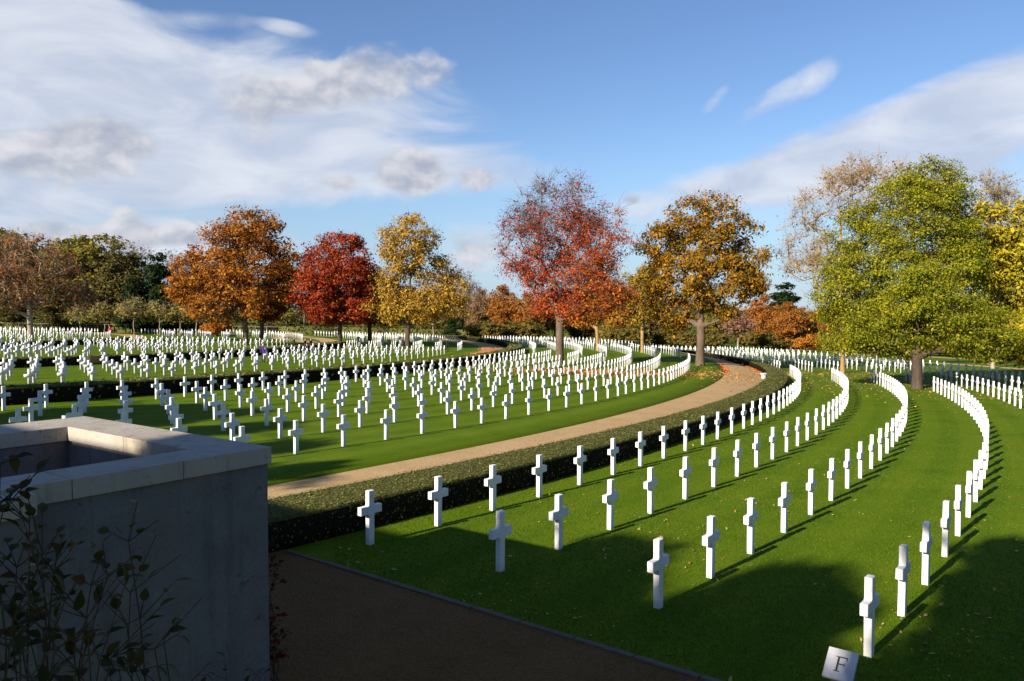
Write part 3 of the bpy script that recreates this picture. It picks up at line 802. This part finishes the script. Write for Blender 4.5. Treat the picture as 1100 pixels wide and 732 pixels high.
def coping(x0, x1, y0, y1, along, cuts):
    e = [x0 if along == 'x' else y0] + cuts + [x1 if along == 'x' else y1]
    for a, b in zip(e[:-1], e[1:]):
        g_ = .003
        if along == 'x': bm_box(bm, a + g_, b - g_, y0, y1, ZT - CH + .002, ZT, None, .006)
        else: bm_box(bm, x0, x1, a + g_, b - g_, ZT - CH + .002, ZT, None, .006)
cw = TH + CO
coping(-9, 0, 0, cw, 'x', [-7.4, -5.6, -4.0, -2.62 + .5, -1.05])
cr = TR + CO
coping(-TE - CO, 0, cw, blen - cr, 'y', [cw + (blen - cw - cr) * .5])
coping(-9, 0, blen - cr, blen, 'x', [-7, -5.2, -3.4, -1.7])
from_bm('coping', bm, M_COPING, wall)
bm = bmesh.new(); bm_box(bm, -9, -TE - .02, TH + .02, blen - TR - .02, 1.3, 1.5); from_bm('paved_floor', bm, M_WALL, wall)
bm = bmesh.new()
bm_box(bm, s1 - 3.5, s1 - .012, -.19, CO + .01, zb, ZT - CH - .03, None, .006); from_bm('pier', bm, M_WALL, wall)
bm = bmesh.new(); bm_box(bm, s1 - 3.5, s1, -.225, .0 - .002, ZT - CH - .027, ZT - .03, None, .006); from_bm('pier_cap', bm, M_COPING, wall)

# ------------------------------------------------------------------ plot sign with its letter
sp = at_depth(903, 715, 9.25); sp.z = T(sp.x, sp.y)
sign = empty('plot_marker', sp, R(-38)); tag(sign, 'small tilted white stone tablet lettered F at the corner of the near lawn', 'sign')
# local: x along the arc's radius, y back; the face leans back and looks up towards the path
bm = bmesh.new(); bm_box(bm, -.17, .17, -.19, .19, -.02, .02, None, .005)
tilt = Matrix.Translation((0, 0, .30)) @ Matrix.Rotation(R(42), 4, 'X')
bmesh.ops.transform(bm, matrix=tilt, verts=bm.verts[:]); from_bm('tablet', bm, stone_mat('sign_marble', (.47, .47, .48), .1, None, False, .6), sign)
bm = bmesh.new(); bm_box(bm, -.11, .11, .0, .09, -.2, .30, None, .006); from_bm('base', bm, M_KERB, sign)
bm = bmesh.new()
def stroke(x0, x1, y0, y1): bm_box(bm, x0, x1, y0, y1, .0195, .0225, tilt)
stroke(-.040, -.018, -.094, .094)
for (x0, x1, y0, y1) in ((-.062, -.0405, -.096, -.085), (-.0175, .006, -.096, -.085), (-.062, -.0405, .085, .096), (-.0175, .068, .082, .096), (.058, .068, .054, .0815), (-.0175, .040, -.006, .007), (.0405, .049, -.022, .024)): stroke(x0, x1, y0, y1)
from_bm('letter', bm, M_LETTER, sign)

# ------------------------------------------------------------------ shrub in the corner, creeper on the wall
def spray_leaf(p, d, up, L, wd):
    """one folded pointed leaf: two rows of three quads"""
    d = d / np.linalg.norm(d); s = np.cross(d, up); s /= max(1e-6, np.linalg.norm(s)); n = np.cross(s, d)
    st = [(0, .03), (.12, .5), (.3, .9), (.48, 1.0), (.66, .8), (.84, .42), (1, .02)]
    V = []
    for t, w in st:
        c = p + d * L * t - n * L * .28 * t * t
        V += [c - s * wd * w + n * wd * .35 * w, c, c + s * wd * w + n * wd * .35 * w]
    Q = []
    for i in range(6):
        b = i * 3; Q += [(b, b + 1, b + 4, b + 3), (b + 1, b + 2, b + 5, b + 4)]
    return np.array(V), np.array(Q)
def shrub(name, label, base, tips, mat, seed, leafL, dens, cat='shrub', spread=.28):
    g = np.random.default_rng(seed); root = empty(name, base); tag(root, label, cat)
    st, lv = [], []
    b0 = np.array(base)
    for tp in tips:
        tp = np.array(tp) - b0; start = np.array([g.normal(0, .12), g.normal(0, .12), 0.0]); n = 9; prev = start; pts = [start]
        for i in range(1, n + 1):
            t = i / n; q = start + (tp - start) * t + np.array([0, 0, .25 * math.sin(math.pi * t) * .3]) + g.normal(0, .03, 3); pts.append(q)
        for i in range(n): st.append((pts[i], pts[i + 1], .010 - .0075 * i / n, .010 - .0075 * (i + 1) / n))
        for i in range(4, n + 1):
            for _ in range(dens if i < n else dens + 1):
                d = (pts[i] - pts[i - 1]); d /= np.linalg.norm(d); o = g.normal(size=3); o[2] += .15; o -= d * o.dot(d) * .6; o /= np.linalg.norm(o)
                L = g.uniform(.08, spread) ; p = pts[i]; e = p + (o * .8 + d * .6) * L
                st.append((p, e, .003, .0018))
                for t in (.35, .7, 1.0):
                    if g.random() < .6:
                        q = p + (e - p) * t; dd = o + d * .5 + g.normal(0, .45, 3); dd[2] -= .1
                        lv.append(spray_leaf(q, dd, np.array([0, 0, 1.0]) + g.normal(0, .35, 3), leafL * g.uniform(.6, 1.2), leafL * .27))
    link('stems', mesh_np('stems', *tubes(st, 5)), M_BARK_DARK, root)
    link('leaves', mesh_np('leaves', *join_np(lv)), mat, root)
M_SHRUB = leaf_mat('shrub_leaves', [(.014, .02, .005), (.03, .036, .007), (.065, .055, .010), (.11, .042, .011)], .25, .3, .45)
sb = Vector((-2.2, 3.35, 0)); sb.z = T(sb.x, sb.y)
def tp(px, py, d): return at_depth(px, py, d)
tips = [tp(12, 505, 3.3), tp(30, 545, 3.4), tp(2, 555, 3.2), tp(55, 590, 3.5), tp(70, 608, 3.3), tp(112, 622, 3.5), tp(40, 615, 3.2), tp(85, 640, 3.3), tp(20, 600, 3.5), tp(100, 665, 3.2), tp(60, 650, 3.6), tp(118, 690, 3.4), tp(15, 660, 3.1), tp(80, 690, 3.1), tp(45, 690, 3.3), tp(105, 715, 3.2), tp(10, 700, 3.4), tp(-20, 560, 3.3), tp(-30, 640, 3.3), tp(60, 720, 3.0)]
shrub('leafy_shrub', 'dark leafy shrub with yellowing leaves in the bottom left corner', sb, tips, M_SHRUB, 31, .078, 3)
sb2 = Vector((-1.62, 3.75, 0)); sb2.z = T(sb2.x, sb2.y)
shrub('leafy_shrub', 'slender upright shrub stem with drooping leaves before the stone wall', sb2, [tp(148, 595, 3.75), tp(142, 640, 3.7), tp(182, 690, 3.8), tp(165, 702, 3.7), tp(132, 675, 3.7), tp(120, 712, 3.6)], M_SHRUB, 33, .08, 2)
sb3 = Vector((-2.1, 6.2, 0)); sb3.z = T(sb3.x, sb3.y)
shrub('leafy_shrub', 'low shrub top just showing at the foot of the stone wall', sb3, [tp(262, 722, 6.4), tp(240, 730, 6.3), tp(278, 728, 6.5), tp(225, 722, 6.2)], M_SHRUB, 35, .07, 1)
M_CREEP = leaf_mat('creeper_leaves', [(.05, .008, .007), (.10, .014, .010), (.15, .03, .014)], .2, .2)
cr0 = MW @ Vector((.10, .25, 0)); cr0.z = T(cr0.x, cr0.y)
ct = []
for z in np.linspace(.6, 1.75, 18): ct.append(MW @ Vector((.03 + .06 * random.random(), random.uniform(.05, .5), z)))
shrub('red_creeper', 'dark red creeper climbing the right end of the stone wall', cr0, ct, M_CREEP, 37, .075, 2, 'climbing plant', .12)

# ------------------------------------------------------------------ bench, people
def bench(px, py, label):
    p = at_ground(px, py); r = empty('stone_bench', p, R(25)); tag(r, label, 'bench', 'white stone benches by the paths')
    bm = bmesh.new(); bm_box(bm, -.52, .52, -.2, .2, .34, .44, None, .01); from_bm('seat', bm, M_MARBLE, r)
    for s in (-1, 1):
        bm = bmesh.new(); bm_box(bm, s * .34 - .1, s * .34 + .1, -.15, .15, -.1, .338, None, .01); from_bm('leg', bm, M_MARBLE, r)
bench(823.5, 406.5, 'white stone bench at the outer edge of the path bend, among orange leaves')
bench(916, 388, 'white stone bench on the grass right of the ochre trunk')

def person(px, py, coat, trousers, label, pose=0, hair=(.05, .03, .02), facing=0.0, extra=None):
    p = at_ground(px, py)
    me = bpy.data.meshes.new('person')
    st = .16 if pose == 1 else .05
    J = [((0, 0, .93), .15), ((0, 0, 1.12), .14), ((0, 0, 1.33), .17), ((0, 0, 1.47), .065), ((0, -.01, 1.56), .085), ((0, -.015, 1.66), .095), ((0, -.01, 1.74), .06)]
    E_ = [(i, i + 1) for i in range(6)]
    for s in (-1, 1):
        k = len(J); sw = st * s
        J += [((.10 * s, 0, .86), .095), ((.105 * s, -sw, .48), .065), ((.105 * s, -sw * 1.2 + .03, .08), .045), ((.11 * s, -sw * 1.2 - .14, .04), .04)]
        E_ += [(0, k), (k, k + 1), (k + 1, k + 2), (k + 2, k + 3)]
        k = len(J)
        J += [((.20 * s, 0, 1.38), .065), ((.25 * s, .03 + sw * .6, 1.12), .052), ((.24 * s, -.06 + sw, .90), .04), ((.235 * s, -.09 + sw, .80), .04)]
        E_ += [(2, k), (k, k + 1), (k + 1, k + 2), (k + 2, k + 3)]
    me.from_pydata([j[0] for j in J], E_, [])
    o = bpy.data.objects.new('person', me); COL.objects.link(o)
    o.modifiers.new('body', 'SKIN'); sk = me.skin_vertices[0].data
    for i, j in enumerate(J): sk[i].radius = (j[1] * .85, j[1] * (.62 if i in (0, 1, 2) else .85)); sk[i].use_root = (i == 0)
    sub = o.modifiers.new('smooth', 'SUBSURF'); sub.levels = sub.render_levels = 1
    m, g, b = new_mat('clothing', .85, .1)
    sp_ = g.node('ShaderNodeSeparateXYZ'); g.l.new(obj_co(g), sp_.inputs[0])
    t = g.math('DIVIDE', sp_.outputs[2], 1.85)
    c = g.ramp(t, [(0, (.02, .018, .016)), (.05, trousers), (.44, coat), (.80, (.45, .27, .2)), (.905, hair)], 'CONSTANT')
    g.l.new(c, b.inputs['Base Color']); me.materials.append(m)
    o.location = p; o.rotation_euler = (0, 0, facing)
    tag(o, label, 'person')
    return o
person(118, 361, (.5, .02, .04), (.03, .03, .04), 'person in a bright red coat standing among the far left crosses', 0)
person(283, 389, (.055, .022, .15), (.03, .02, .06), 'person in a purple coat standing behind the hedge under the orange tree', 0)
person(316, 378, (.02, .02, .022), (.02, .02, .022), 'person in black walking right of the two orange tree trunks', 1, facing=1.4)
person(328, 380, (.05, .03, .03), (.02, .02, .02), 'person in dark brown, left one of the pair by the red maple', 1, facing=1.2)
person(334, 380, (.03, .03, .035), (.03, .025, .02), 'person in charcoal, right one of the pair by the red maple', 1, facing=1.2)
person(385, 373, (.015, .015, .018), (.015, .015, .018), 'person in black standing right of the deep red maple trunk', 0)
person(418, 377, (.012, .012, .015), (.02, .02, .025), 'tall person in black standing left of the yellow tree trunk', 0)
person(432, 377, (.04, .045, .05), (.02, .02, .02), 'person in dark grey beside the yellow tree trunk', 0)
person(473, 378, (.30, .31, .33), (.16, .16, .17), 'person in pale grey right of the yellow tree trunk', 1, facing=-1.2)
person(480, 378, (.02, .02, .025), (.02, .02, .022), 'person in black beside the one in pale grey', 1, facing=-1.2)

# ------------------------------------------------------------------ fallen leaves
def litter(name, label, pts, size, stops, cat='leaves'):
    pts = np.array(pts); z = terrain(pts[:, 0], pts[:, 1]) + sunk(np.hypot(pts[:, 0] - CX, pts[:, 1] - CY)) + .022
    P = np.c_[pts, z]; P[:, 2] += rng.uniform(0, .012, len(P))
    v, q = box_leaves(P, np.tile([0, 0, 1.0], (len(P), 1)), size, .35)
    tag(link(name, mesh_np(name, v, q), leaf_mat(name + '_colour', stops, .1, .2)), label, cat, None, 'stuff')
L1_ = []
while len(L1_) < 1500:
    d = 9 + 33 * rng.random() ** 1.4; az = rng.uniform(-.25, .62); x, y = d * math.sin(az), d * math.cos(az)
    r = math.hypot(x - CX, y - CY); th = math.degrees(math.atan2(y - CY, x - CX))
    if r < 151.4 or th < TH0 + .03: continue
    if math.sin(x * .9 + 2) * math.sin(y * .7) + rng.normal(0, .35) < .12: continue
    L1_.append((x, y))
litter('fallen_leaves', 'scattered tan and brown fallen leaves on the near lawn', L1_, .027, [(.10, .06, .02), (.28, .17, .05), (.42, .31, .11), (.5, .38, .16)])
L2_ = [(-8 + 26 * rng.random(), 0) for _ in range(0)]
c = at_ground(640, 400)
for _ in range(5000):
    a, q = rng.uniform(0, 6.28), abs(rng.normal(0, 1)); L2_.append((c.x + math.cos(a) * q * 6.5, c.y + math.sin(a) * q * 2.6))
for r_, lo, hi, n, sg in ((149.5, -15, -7, 1500, .16), (146.45, -15.5, -9.5, 900, .16), (149.2, -5, 9, 1500, .3), (119.4, -17, 4, 2500, .9)):
    for _ in range(n):
        x, y = polar(r_ + rng.normal(0, sg), rng.uniform(lo, hi)); L2_.append((x, y))
litter('leaf_drift', 'bright orange leaf drifts along the path edges and under the red maple', L2_, .075, [(.35, .08, .02), (.5, .17, .05), (.55, .26, .10)])
L3_ = []
c = at_ground(745, 402)
for _ in range(3500):
    L3_.append((c.x + rng.normal(0, 4.5), c.y + rng.normal(0, 5)))
for cc, n, s in ((at_ground(1000, 420), 1600, 6), (at_ground(905, 403), 1600, 5)):
    for _ in range(n): L3_.append((cc.x + rng.normal(0, s), cc.y + rng.normal(0, s)))
litter('oak_leaves', 'yellow brown fallen leaves on the grass around the oak and maple trunks', L3_, .07, [(.2, .11, .03), (.36, .22, .05), (.42, .3, .08)])

# near lawn: short blades
NB = 150000
d = 8.3 + np.minimum(rng.exponential(11.5, NB * 2), 75); az = rng.uniform(-.22, .63, NB * 2); x, y = d * np.sin(az), d * np.cos(az)
r_ = np.hypot(x - CX, y - CY); th = np.degrees(np.arctan2(y - CY, x - CX))
ok = (r_ > 151.3) & (th > TH0 + .02); x, y, d = x[ok][:NB], y[ok][:NB], d[ok][:NB]
n = len(x); P = np.c_[x, y, terrain(x, y) - .004]
hb = rng.uniform(.012, .028, n) * (1 + .015 * d); wb = rng.uniform(.0022, .004, n) * (1 + d / 9); a = rng.uniform(0, 6.28, n)
side = np.c_[np.cos(a), np.sin(a), np.zeros(n)] * wb[:, None]; lean = np.c_[rng.normal(0, .5, (n, 2)), np.ones(n)] * hb[:, None]
v = np.stack([P - side, P + side, P + lean], 1).reshape(-1, 3)
gb = link('grass', mesh_np('grass', v, np.arange(n * 3).reshape(n, 3)), leaf_mat('grass_blades', [(.030, .063, .003), (.058, .108, .004), (.084, .134, .006), (.116, .146, .013)], .15, .45))
tag(gb, 'short mown grass blades of the near lawn', 'grass', None, 'stuff')

# ------------------------------------------------------------------ behind the viewer: building, trees and added blocks that shade the corner
ux, uy = math.cos(SUN_AZ), math.sin(SUN_AZ); tn = math.tan(SUN_EL)
HB = 8.0; Ls = (HB + .35) / tn
e0 = Vector((-2.5 - ux * Ls, 16.48 - uy * Ls, 0)); e1 = Vector((1.03 - ux * Ls, 13.93 - uy * Ls, 0))
ed = (e1 - e0).normalized(); back = Vector((ed.y, -ed.x, 0))
MB_ = Matrix(((ed.x, back.x, 0, e0.x), (ed.y, back.y, 0, e0.y), (0, 0, 1, 0), (0, 0, 0, 1)))
bld = empty('memorial_building', e0); bld.matrix_world = MB_; tag(bld, 'plain dark stone memorial building behind the viewpoint, shading the lower left corner', 'building')
bm = bmesh.new(); bm_box(bm, -22, 4.2, .25, 12, -1.5, HB - .5); from_bm('wall', bm, plain_mat('dark_building_stone', (.09, .085, .08), .85), bld)
bm = bmesh.new(); bm_box(bm, -22.3, 4.5, 0, 12.3, HB - .497, HB, None, .03); from_bm('roof', bm, M_COPING, bld)
for k in range(5):
    bm = bmesh.new(); bm_box(bm, -19.5 + k * 4.6, -17.7 + k * 4.6, .16, .247, 1.2, 6.4, None, .01); from_bm('window', bm, M_LETTER, bld)
def shade_tree(label, spots, zc, seed, nc=20, per=30):
    """spots: ground points (px, py, crown clump radius) that its clumps shade"""
    G = [(at_ground(a, b), r) for a, b, r in spots]
    zs = [zc + 1.3 * math.sin(i * 2.1) for i in range(len(G))]
    C3 = [Vector((p.x - ux * z / tn, p.y - uy * z / tn, z + p.z)) for (p, r), z in zip(G, zs)]
    c = sum(C3, Vector()) / len(C3); base = Vector((c.x, c.y, -.2))
    lm = [(q.x - base.x, q.y - base.y, q.z - base.z, r, r, r * .8) for q, (_, r) in zip(C3, G)]
    (tv, tf), (lv, lf) = grow(lm, 0, .3, nc * len(lm), per, .16, .5, 2, seed)
    r = empty('shade_tree', base); tag(r, label, 'tree', 'trees behind the viewpoint that shade the near lawn')
    link('trunk', mesh_np('trunk', tv, tf, True), M_BARK_DARK, r)
    link('crown', mesh_np('crown', lv, lf), SHADE_LEAF, r)
M_BLOCKER = plain_mat('blocker_dark', (.035, .035, .038), .8)
blocker = empty('sky_blocker', (5.5, -4.5, -.3), R(-6)); tag(blocker, 'unseen tall dark wing of the memorial behind the viewpoint on the right', 'building')  # added unseen block, kept dark to cut sky light and bounce
bm = bmesh.new(); bm_box(bm, .25, 30, -13, -.25, -1, 11); from_bm('wall', bm, M_BLOCKER, blocker)
bm = bmesh.new(); bm_box(bm, 0, 30.3, -13.3, 0, 11.003, 11.6, None, .03); from_bm('roof', bm, M_BLOCKER, blocker)
for k in range(6):
    bm = bmesh.new(); bm_box(bm, 2.2 + k * 4.6, 4.2 + k * 4.6, -.247, -.16, 1.5, 8.6, None, .01); from_bm('window', bm, M_LETTER, blocker)
gw = empty('shrub_shade_block', (-4.6, .4, -.2), math.atan2(-ux, uy)); tag(gw, 'unseen high block added close behind the viewpoint, shading the corner shrub', 'wall')  # added unseen block that keeps direct sun off the shrub
bm = bmesh.new(); bm_box(bm, -1.7, 1.7, -.25, .25, -.8, 4.75); from_bm('wall_face', bm, M_WALL, gw)
bm = bmesh.new(); bm_box(bm, -1.75, 1.75, -.3, .3, 4.753, 4.9, None, .01); from_bm('coping', bm, M_COPING, gw)
SHADE_LEAF = leaf_mat('shade_leaves', [(.06, .07, .01), (.12, .12, .02)])
shade_tree('tree behind the viewpoint shading the first crosses', [(580, 640, .75), (640, 602, .55), (690, 585, .42), (600, 715, .6), (645, 680, .5), (555, 665, .8), (690, 715, .5), (625, 640, .5)], 11, 401, 32, 46)
shade_tree('tree behind the viewpoint shading the lawn before the lettered tablet', [(800, 652, .42), (845, 634, .40), (895, 636, .30), (865, 668, .4), (770, 715, .5), (805, 705, .4), (780, 740, .5), (760, 670, .3)], 12.5, 402, 30, 42)
shade_tree('tree behind the viewpoint shading the lower right corner', [(1068, 690, .7), (1090, 645, .6), (1108, 600, .5), (1040, 725, .45), (1130, 660, 1.1), (1000, 728, .35), (1080, 720, .7), (1120, 700, .9)], 13, 403, 34, 46)
shade_tree('tall tree behind the stone wall shading the far lawn at left', [(20, 452, 1.7), (75, 444, 1.7), (140, 442, 1.7), (200, 446, 1.5), (240, 462, 1.2), (318, 507, .8), (350, 516, .6), (100, 428, 1.2), (10, 430, 1.6), (290, 482, .8), (170, 455, 1.4)], 13, 404, 44, 60)

# ------------------------------------------------------------------ sky, sun, camera
world = bpy.data.worlds.new('World'); scene.world = world; world.use_nodes = True
g = NT(world.node_tree); bg = world.node_tree.nodes['Background']
SKY = .05
sky = g.node('ShaderNodeTexSky', sky_type='NISHITA'); sky.sun_disc = False
sky.sun_elevation = SUN_EL; sky.sun_rotation = math.atan2(-ux, -uy) % (2 * math.pi)
sky.air_density = 1.0; sky.dust_density = .15; sky.ozone_density = 3.5; sky.altitude = 60
dirv = g.node('ShaderNodeTexCoord').outputs['Generated']
sp = g.node('ShaderNodeSeparateXYZ'); g.l.new(dirv, sp.inputs[0])
az = g.math('MULTIPLY', g.math('ARCTAN2', sp.outputs[0], sp.outputs[1]), 57.29578)      # degrees right of straight ahead
el = g.math('MULTIPLY', g.math('ARCSINE', sp.outputs[2]), 57.29578)
cv = g.node('ShaderNodeCombineXYZ'); g.l.new(az, cv.inputs[0]); g.l.new(el, cv.inputs[1])
def AE(px, py):
    d = ray(px, py).normalized(); return math.degrees(math.atan2(d.x, d.y)), math.degrees(math.asin(d.z))
def blob(px, py, rx, ry, rot=0.0, w=1.0):
    """soft patch of sky, its centre and half sizes given where the cloud stands"""
    a, e = AE(px, py); ax = rx / 15.0; ay = ry / 15.0
    dx = g.math('SUBTRACT', az, a); dy = g.math('SUBTRACT', el, e); c, s = math.cos(R(rot)), math.sin(R(rot))
    u = g.math('DIVIDE', g.math('ADD', g.math('MULTIPLY', dx, c), g.math('MULTIPLY', dy, s)), ax)
    v = g.math('DIVIDE', g.math('SUBTRACT', g.math('MULTIPLY', dy, c), g.math('MULTIPLY', dx, s)), ay)
    q = g.math('SQRT', g.math('ADD', g.math('MULTIPLY', u, u), g.math('MULTIPLY', v, v)))
    return g.math('MULTIPLY', g.math('SUBTRACT', 1.0, q, clamp=True), w)
def total(bl):
    o = bl[0]
    for b in bl[1:]: o = g.math('ADD', o, b)
    return o
wv = g.mapping(cv.outputs[0], (.07, .16, 1), rot=(0, 0, R(-8)))
wisp = g.noise(wv, 1.25, 9, .56, .8)
puff = g.noise(g.mapping(cv.outputs[0], (.24, .33, 1)), 1.0, 8, .52, .2)
puff2 = g.noise(g.mapping(cv.outputs[0], (.24, .33, 1), (-.06, .20, 0)), 1.0, 6, .5, .2)
fine = g.noise(g.mapping(cv.outputs[0], (.12, .34, 1), rot=(0, 0, R(-10))), 1.0, 6, .55, .5)
# layer of thin white cloud
A_ = total([blob(20, 110, 430, 135, -3, 1.7), blob(240, 150, 330, 80, 4, 1.3), blob(430, 185, 260, 36, 4, .9), blob(90, 50, 200, 62, -12, 1.0), blob(350, 100, 170, 60, 8, .8),
            blob(1000, 168, 360, 62, 11, 1.35), blob(1090, 105, 190, 50, 16, 1.25), blob(820, 195, 220, 30, 5, 1.0), blob(930, 140, 190, 30, 16, .7), blob(868, 90, 58, 20, 28, .8), blob(820, 112, 40, 14, 35, .6), blob(768, 108, 26, 9, 45, .55),
            blob(90, 258, 300, 30, 0, 1.0), blob(505, 275, 90, 45, 0, 1.0), blob(690, 232, 70, 30, 0, .7), blob(1090, 215, 140, 50, 0, .8), blob(210, 20, 60, 12, 4, .6), blob(312, 30, 44, 9, -6, .6), blob(100, 4, 60, 10, 0, .6), blob(560, 195, 120, 25, 0, .4)])
dA = g.sstep(g.math('ADD', g.math('MULTIPLY', A_, .66), g.math('MULTIPLY', g.math('MULTIPLY', g.math('SUBTRACT', wisp, .5), 1.9), g.sstep(A_, .0, .35))), .06, .78)
B_ = total([blob(50, 165, 125, 44, 0, 1.35), blob(130, 150, 60, 32, 0, .9), blob(300, 108, 100, 50, 10, 1.2), blob(410, 82, 105, 40, 4, 1.35), blob(438, 186, 52, 30, 0, 2.1), blob(515, 192, 40, 22, 0, 1.3), blob(365, 196, 42, 18, 0, 1.0), blob(130, 228, 26, 16, 0, .9),
            blob(60, 252, 130, 20, 0, 1.0), blob(190, 252, 90, 24, 0, 1.0), blob(505, 268, 60, 34, 0, 1.1), blob(680, 216, 28, 14, 0, .9)])
dB = g.sstep(g.math('ADD', g.math('MULTIPLY', B_, .8), g.math('MULTIPLY', g.math('MULTIPLY', g.math('SUBTRACT', puff, .5), 2.0), g.sstep(B_, .0, .3))), .26, .72)
rim = g.sstep(g.math('SUBTRACT', puff, puff2), -.16, .18)                     # tops catch the sun
k = 1 / SKY
hi = g.mix(g.sstep(fine, .32, .72), (.25 * k, .28 * k, .345 * k), (.37 * k, .385 * k, .42 * k))
lowc = g.mix(rim, (.175 * k, .192 * k, .24 * k), (.365 * k, .362 * k, .375 * k))
hs = g.node('ShaderNodeHueSaturation'); hs.inputs['Saturation'].default_value = 1.06; hs.inputs['Value'].default_value = 1.30; hs.inputs['Hue'].default_value = .508; g.l.new(sky.outputs[0], hs.inputs['Color'])
low = g.math('MULTIPLY', g.sstep(el, 13.0, 0.0), .75)                          # pale moist air low over the horizon
c0 = g.mix(low, hs.outputs[0], (.175 * k, .255 * k, .365 * k))
c1 = g.mix(g.math('MULTIPLY', dA, .88), c0, hi)
c2 = g.mix(g.math('MULTIPLY', dB, .80), c1, lowc)
g.l.new(c2, bg.inputs['Color']); bg.inputs['Strength'].default_value = SKY

sun = bpy.data.lights.new('sun', 'SUN'); sun.energy = 5.0; sun.angle = R(.53); sun.color = (1, .89, .74)
so = bpy.data.objects.new('sun', sun); COL.objects.link(so)
so.rotation_euler = Vector((math.cos(SUN_EL) * ux, math.cos(SUN_EL) * uy, -math.sin(SUN_EL))).to_track_quat('-Z', 'Y').to_euler()
so.location = (-20, -25, 30)

cam = bpy.data.cameras.new('camera'); co = bpy.data.objects.new('camera', cam); COL.objects.link(co)
cam.sensor_width = 36; cam.lens = 36 * F / W; cam.clip_start = .1; cam.clip_end = 12000
co.location = (0, 0, CAMZ); co.rotation_euler = (math.pi / 2 - PITCH, 0, 0)
scene.camera = co
vs = scene.view_settings; vs.view_transform = 'Standard'; vs.look = 'None'; vs.gamma = 1; vs.exposure = 1.12; vs.use_curve_mapping = False
scene.cycles.use_denoising = True
scene.cycles.max_bounces = 6; scene.cycles.diffuse_bounces = 3; scene.cycles.transmission_bounces = 3; scene.cycles.glossy_bounces = 2
print('crosses', len(solo), len(rest))
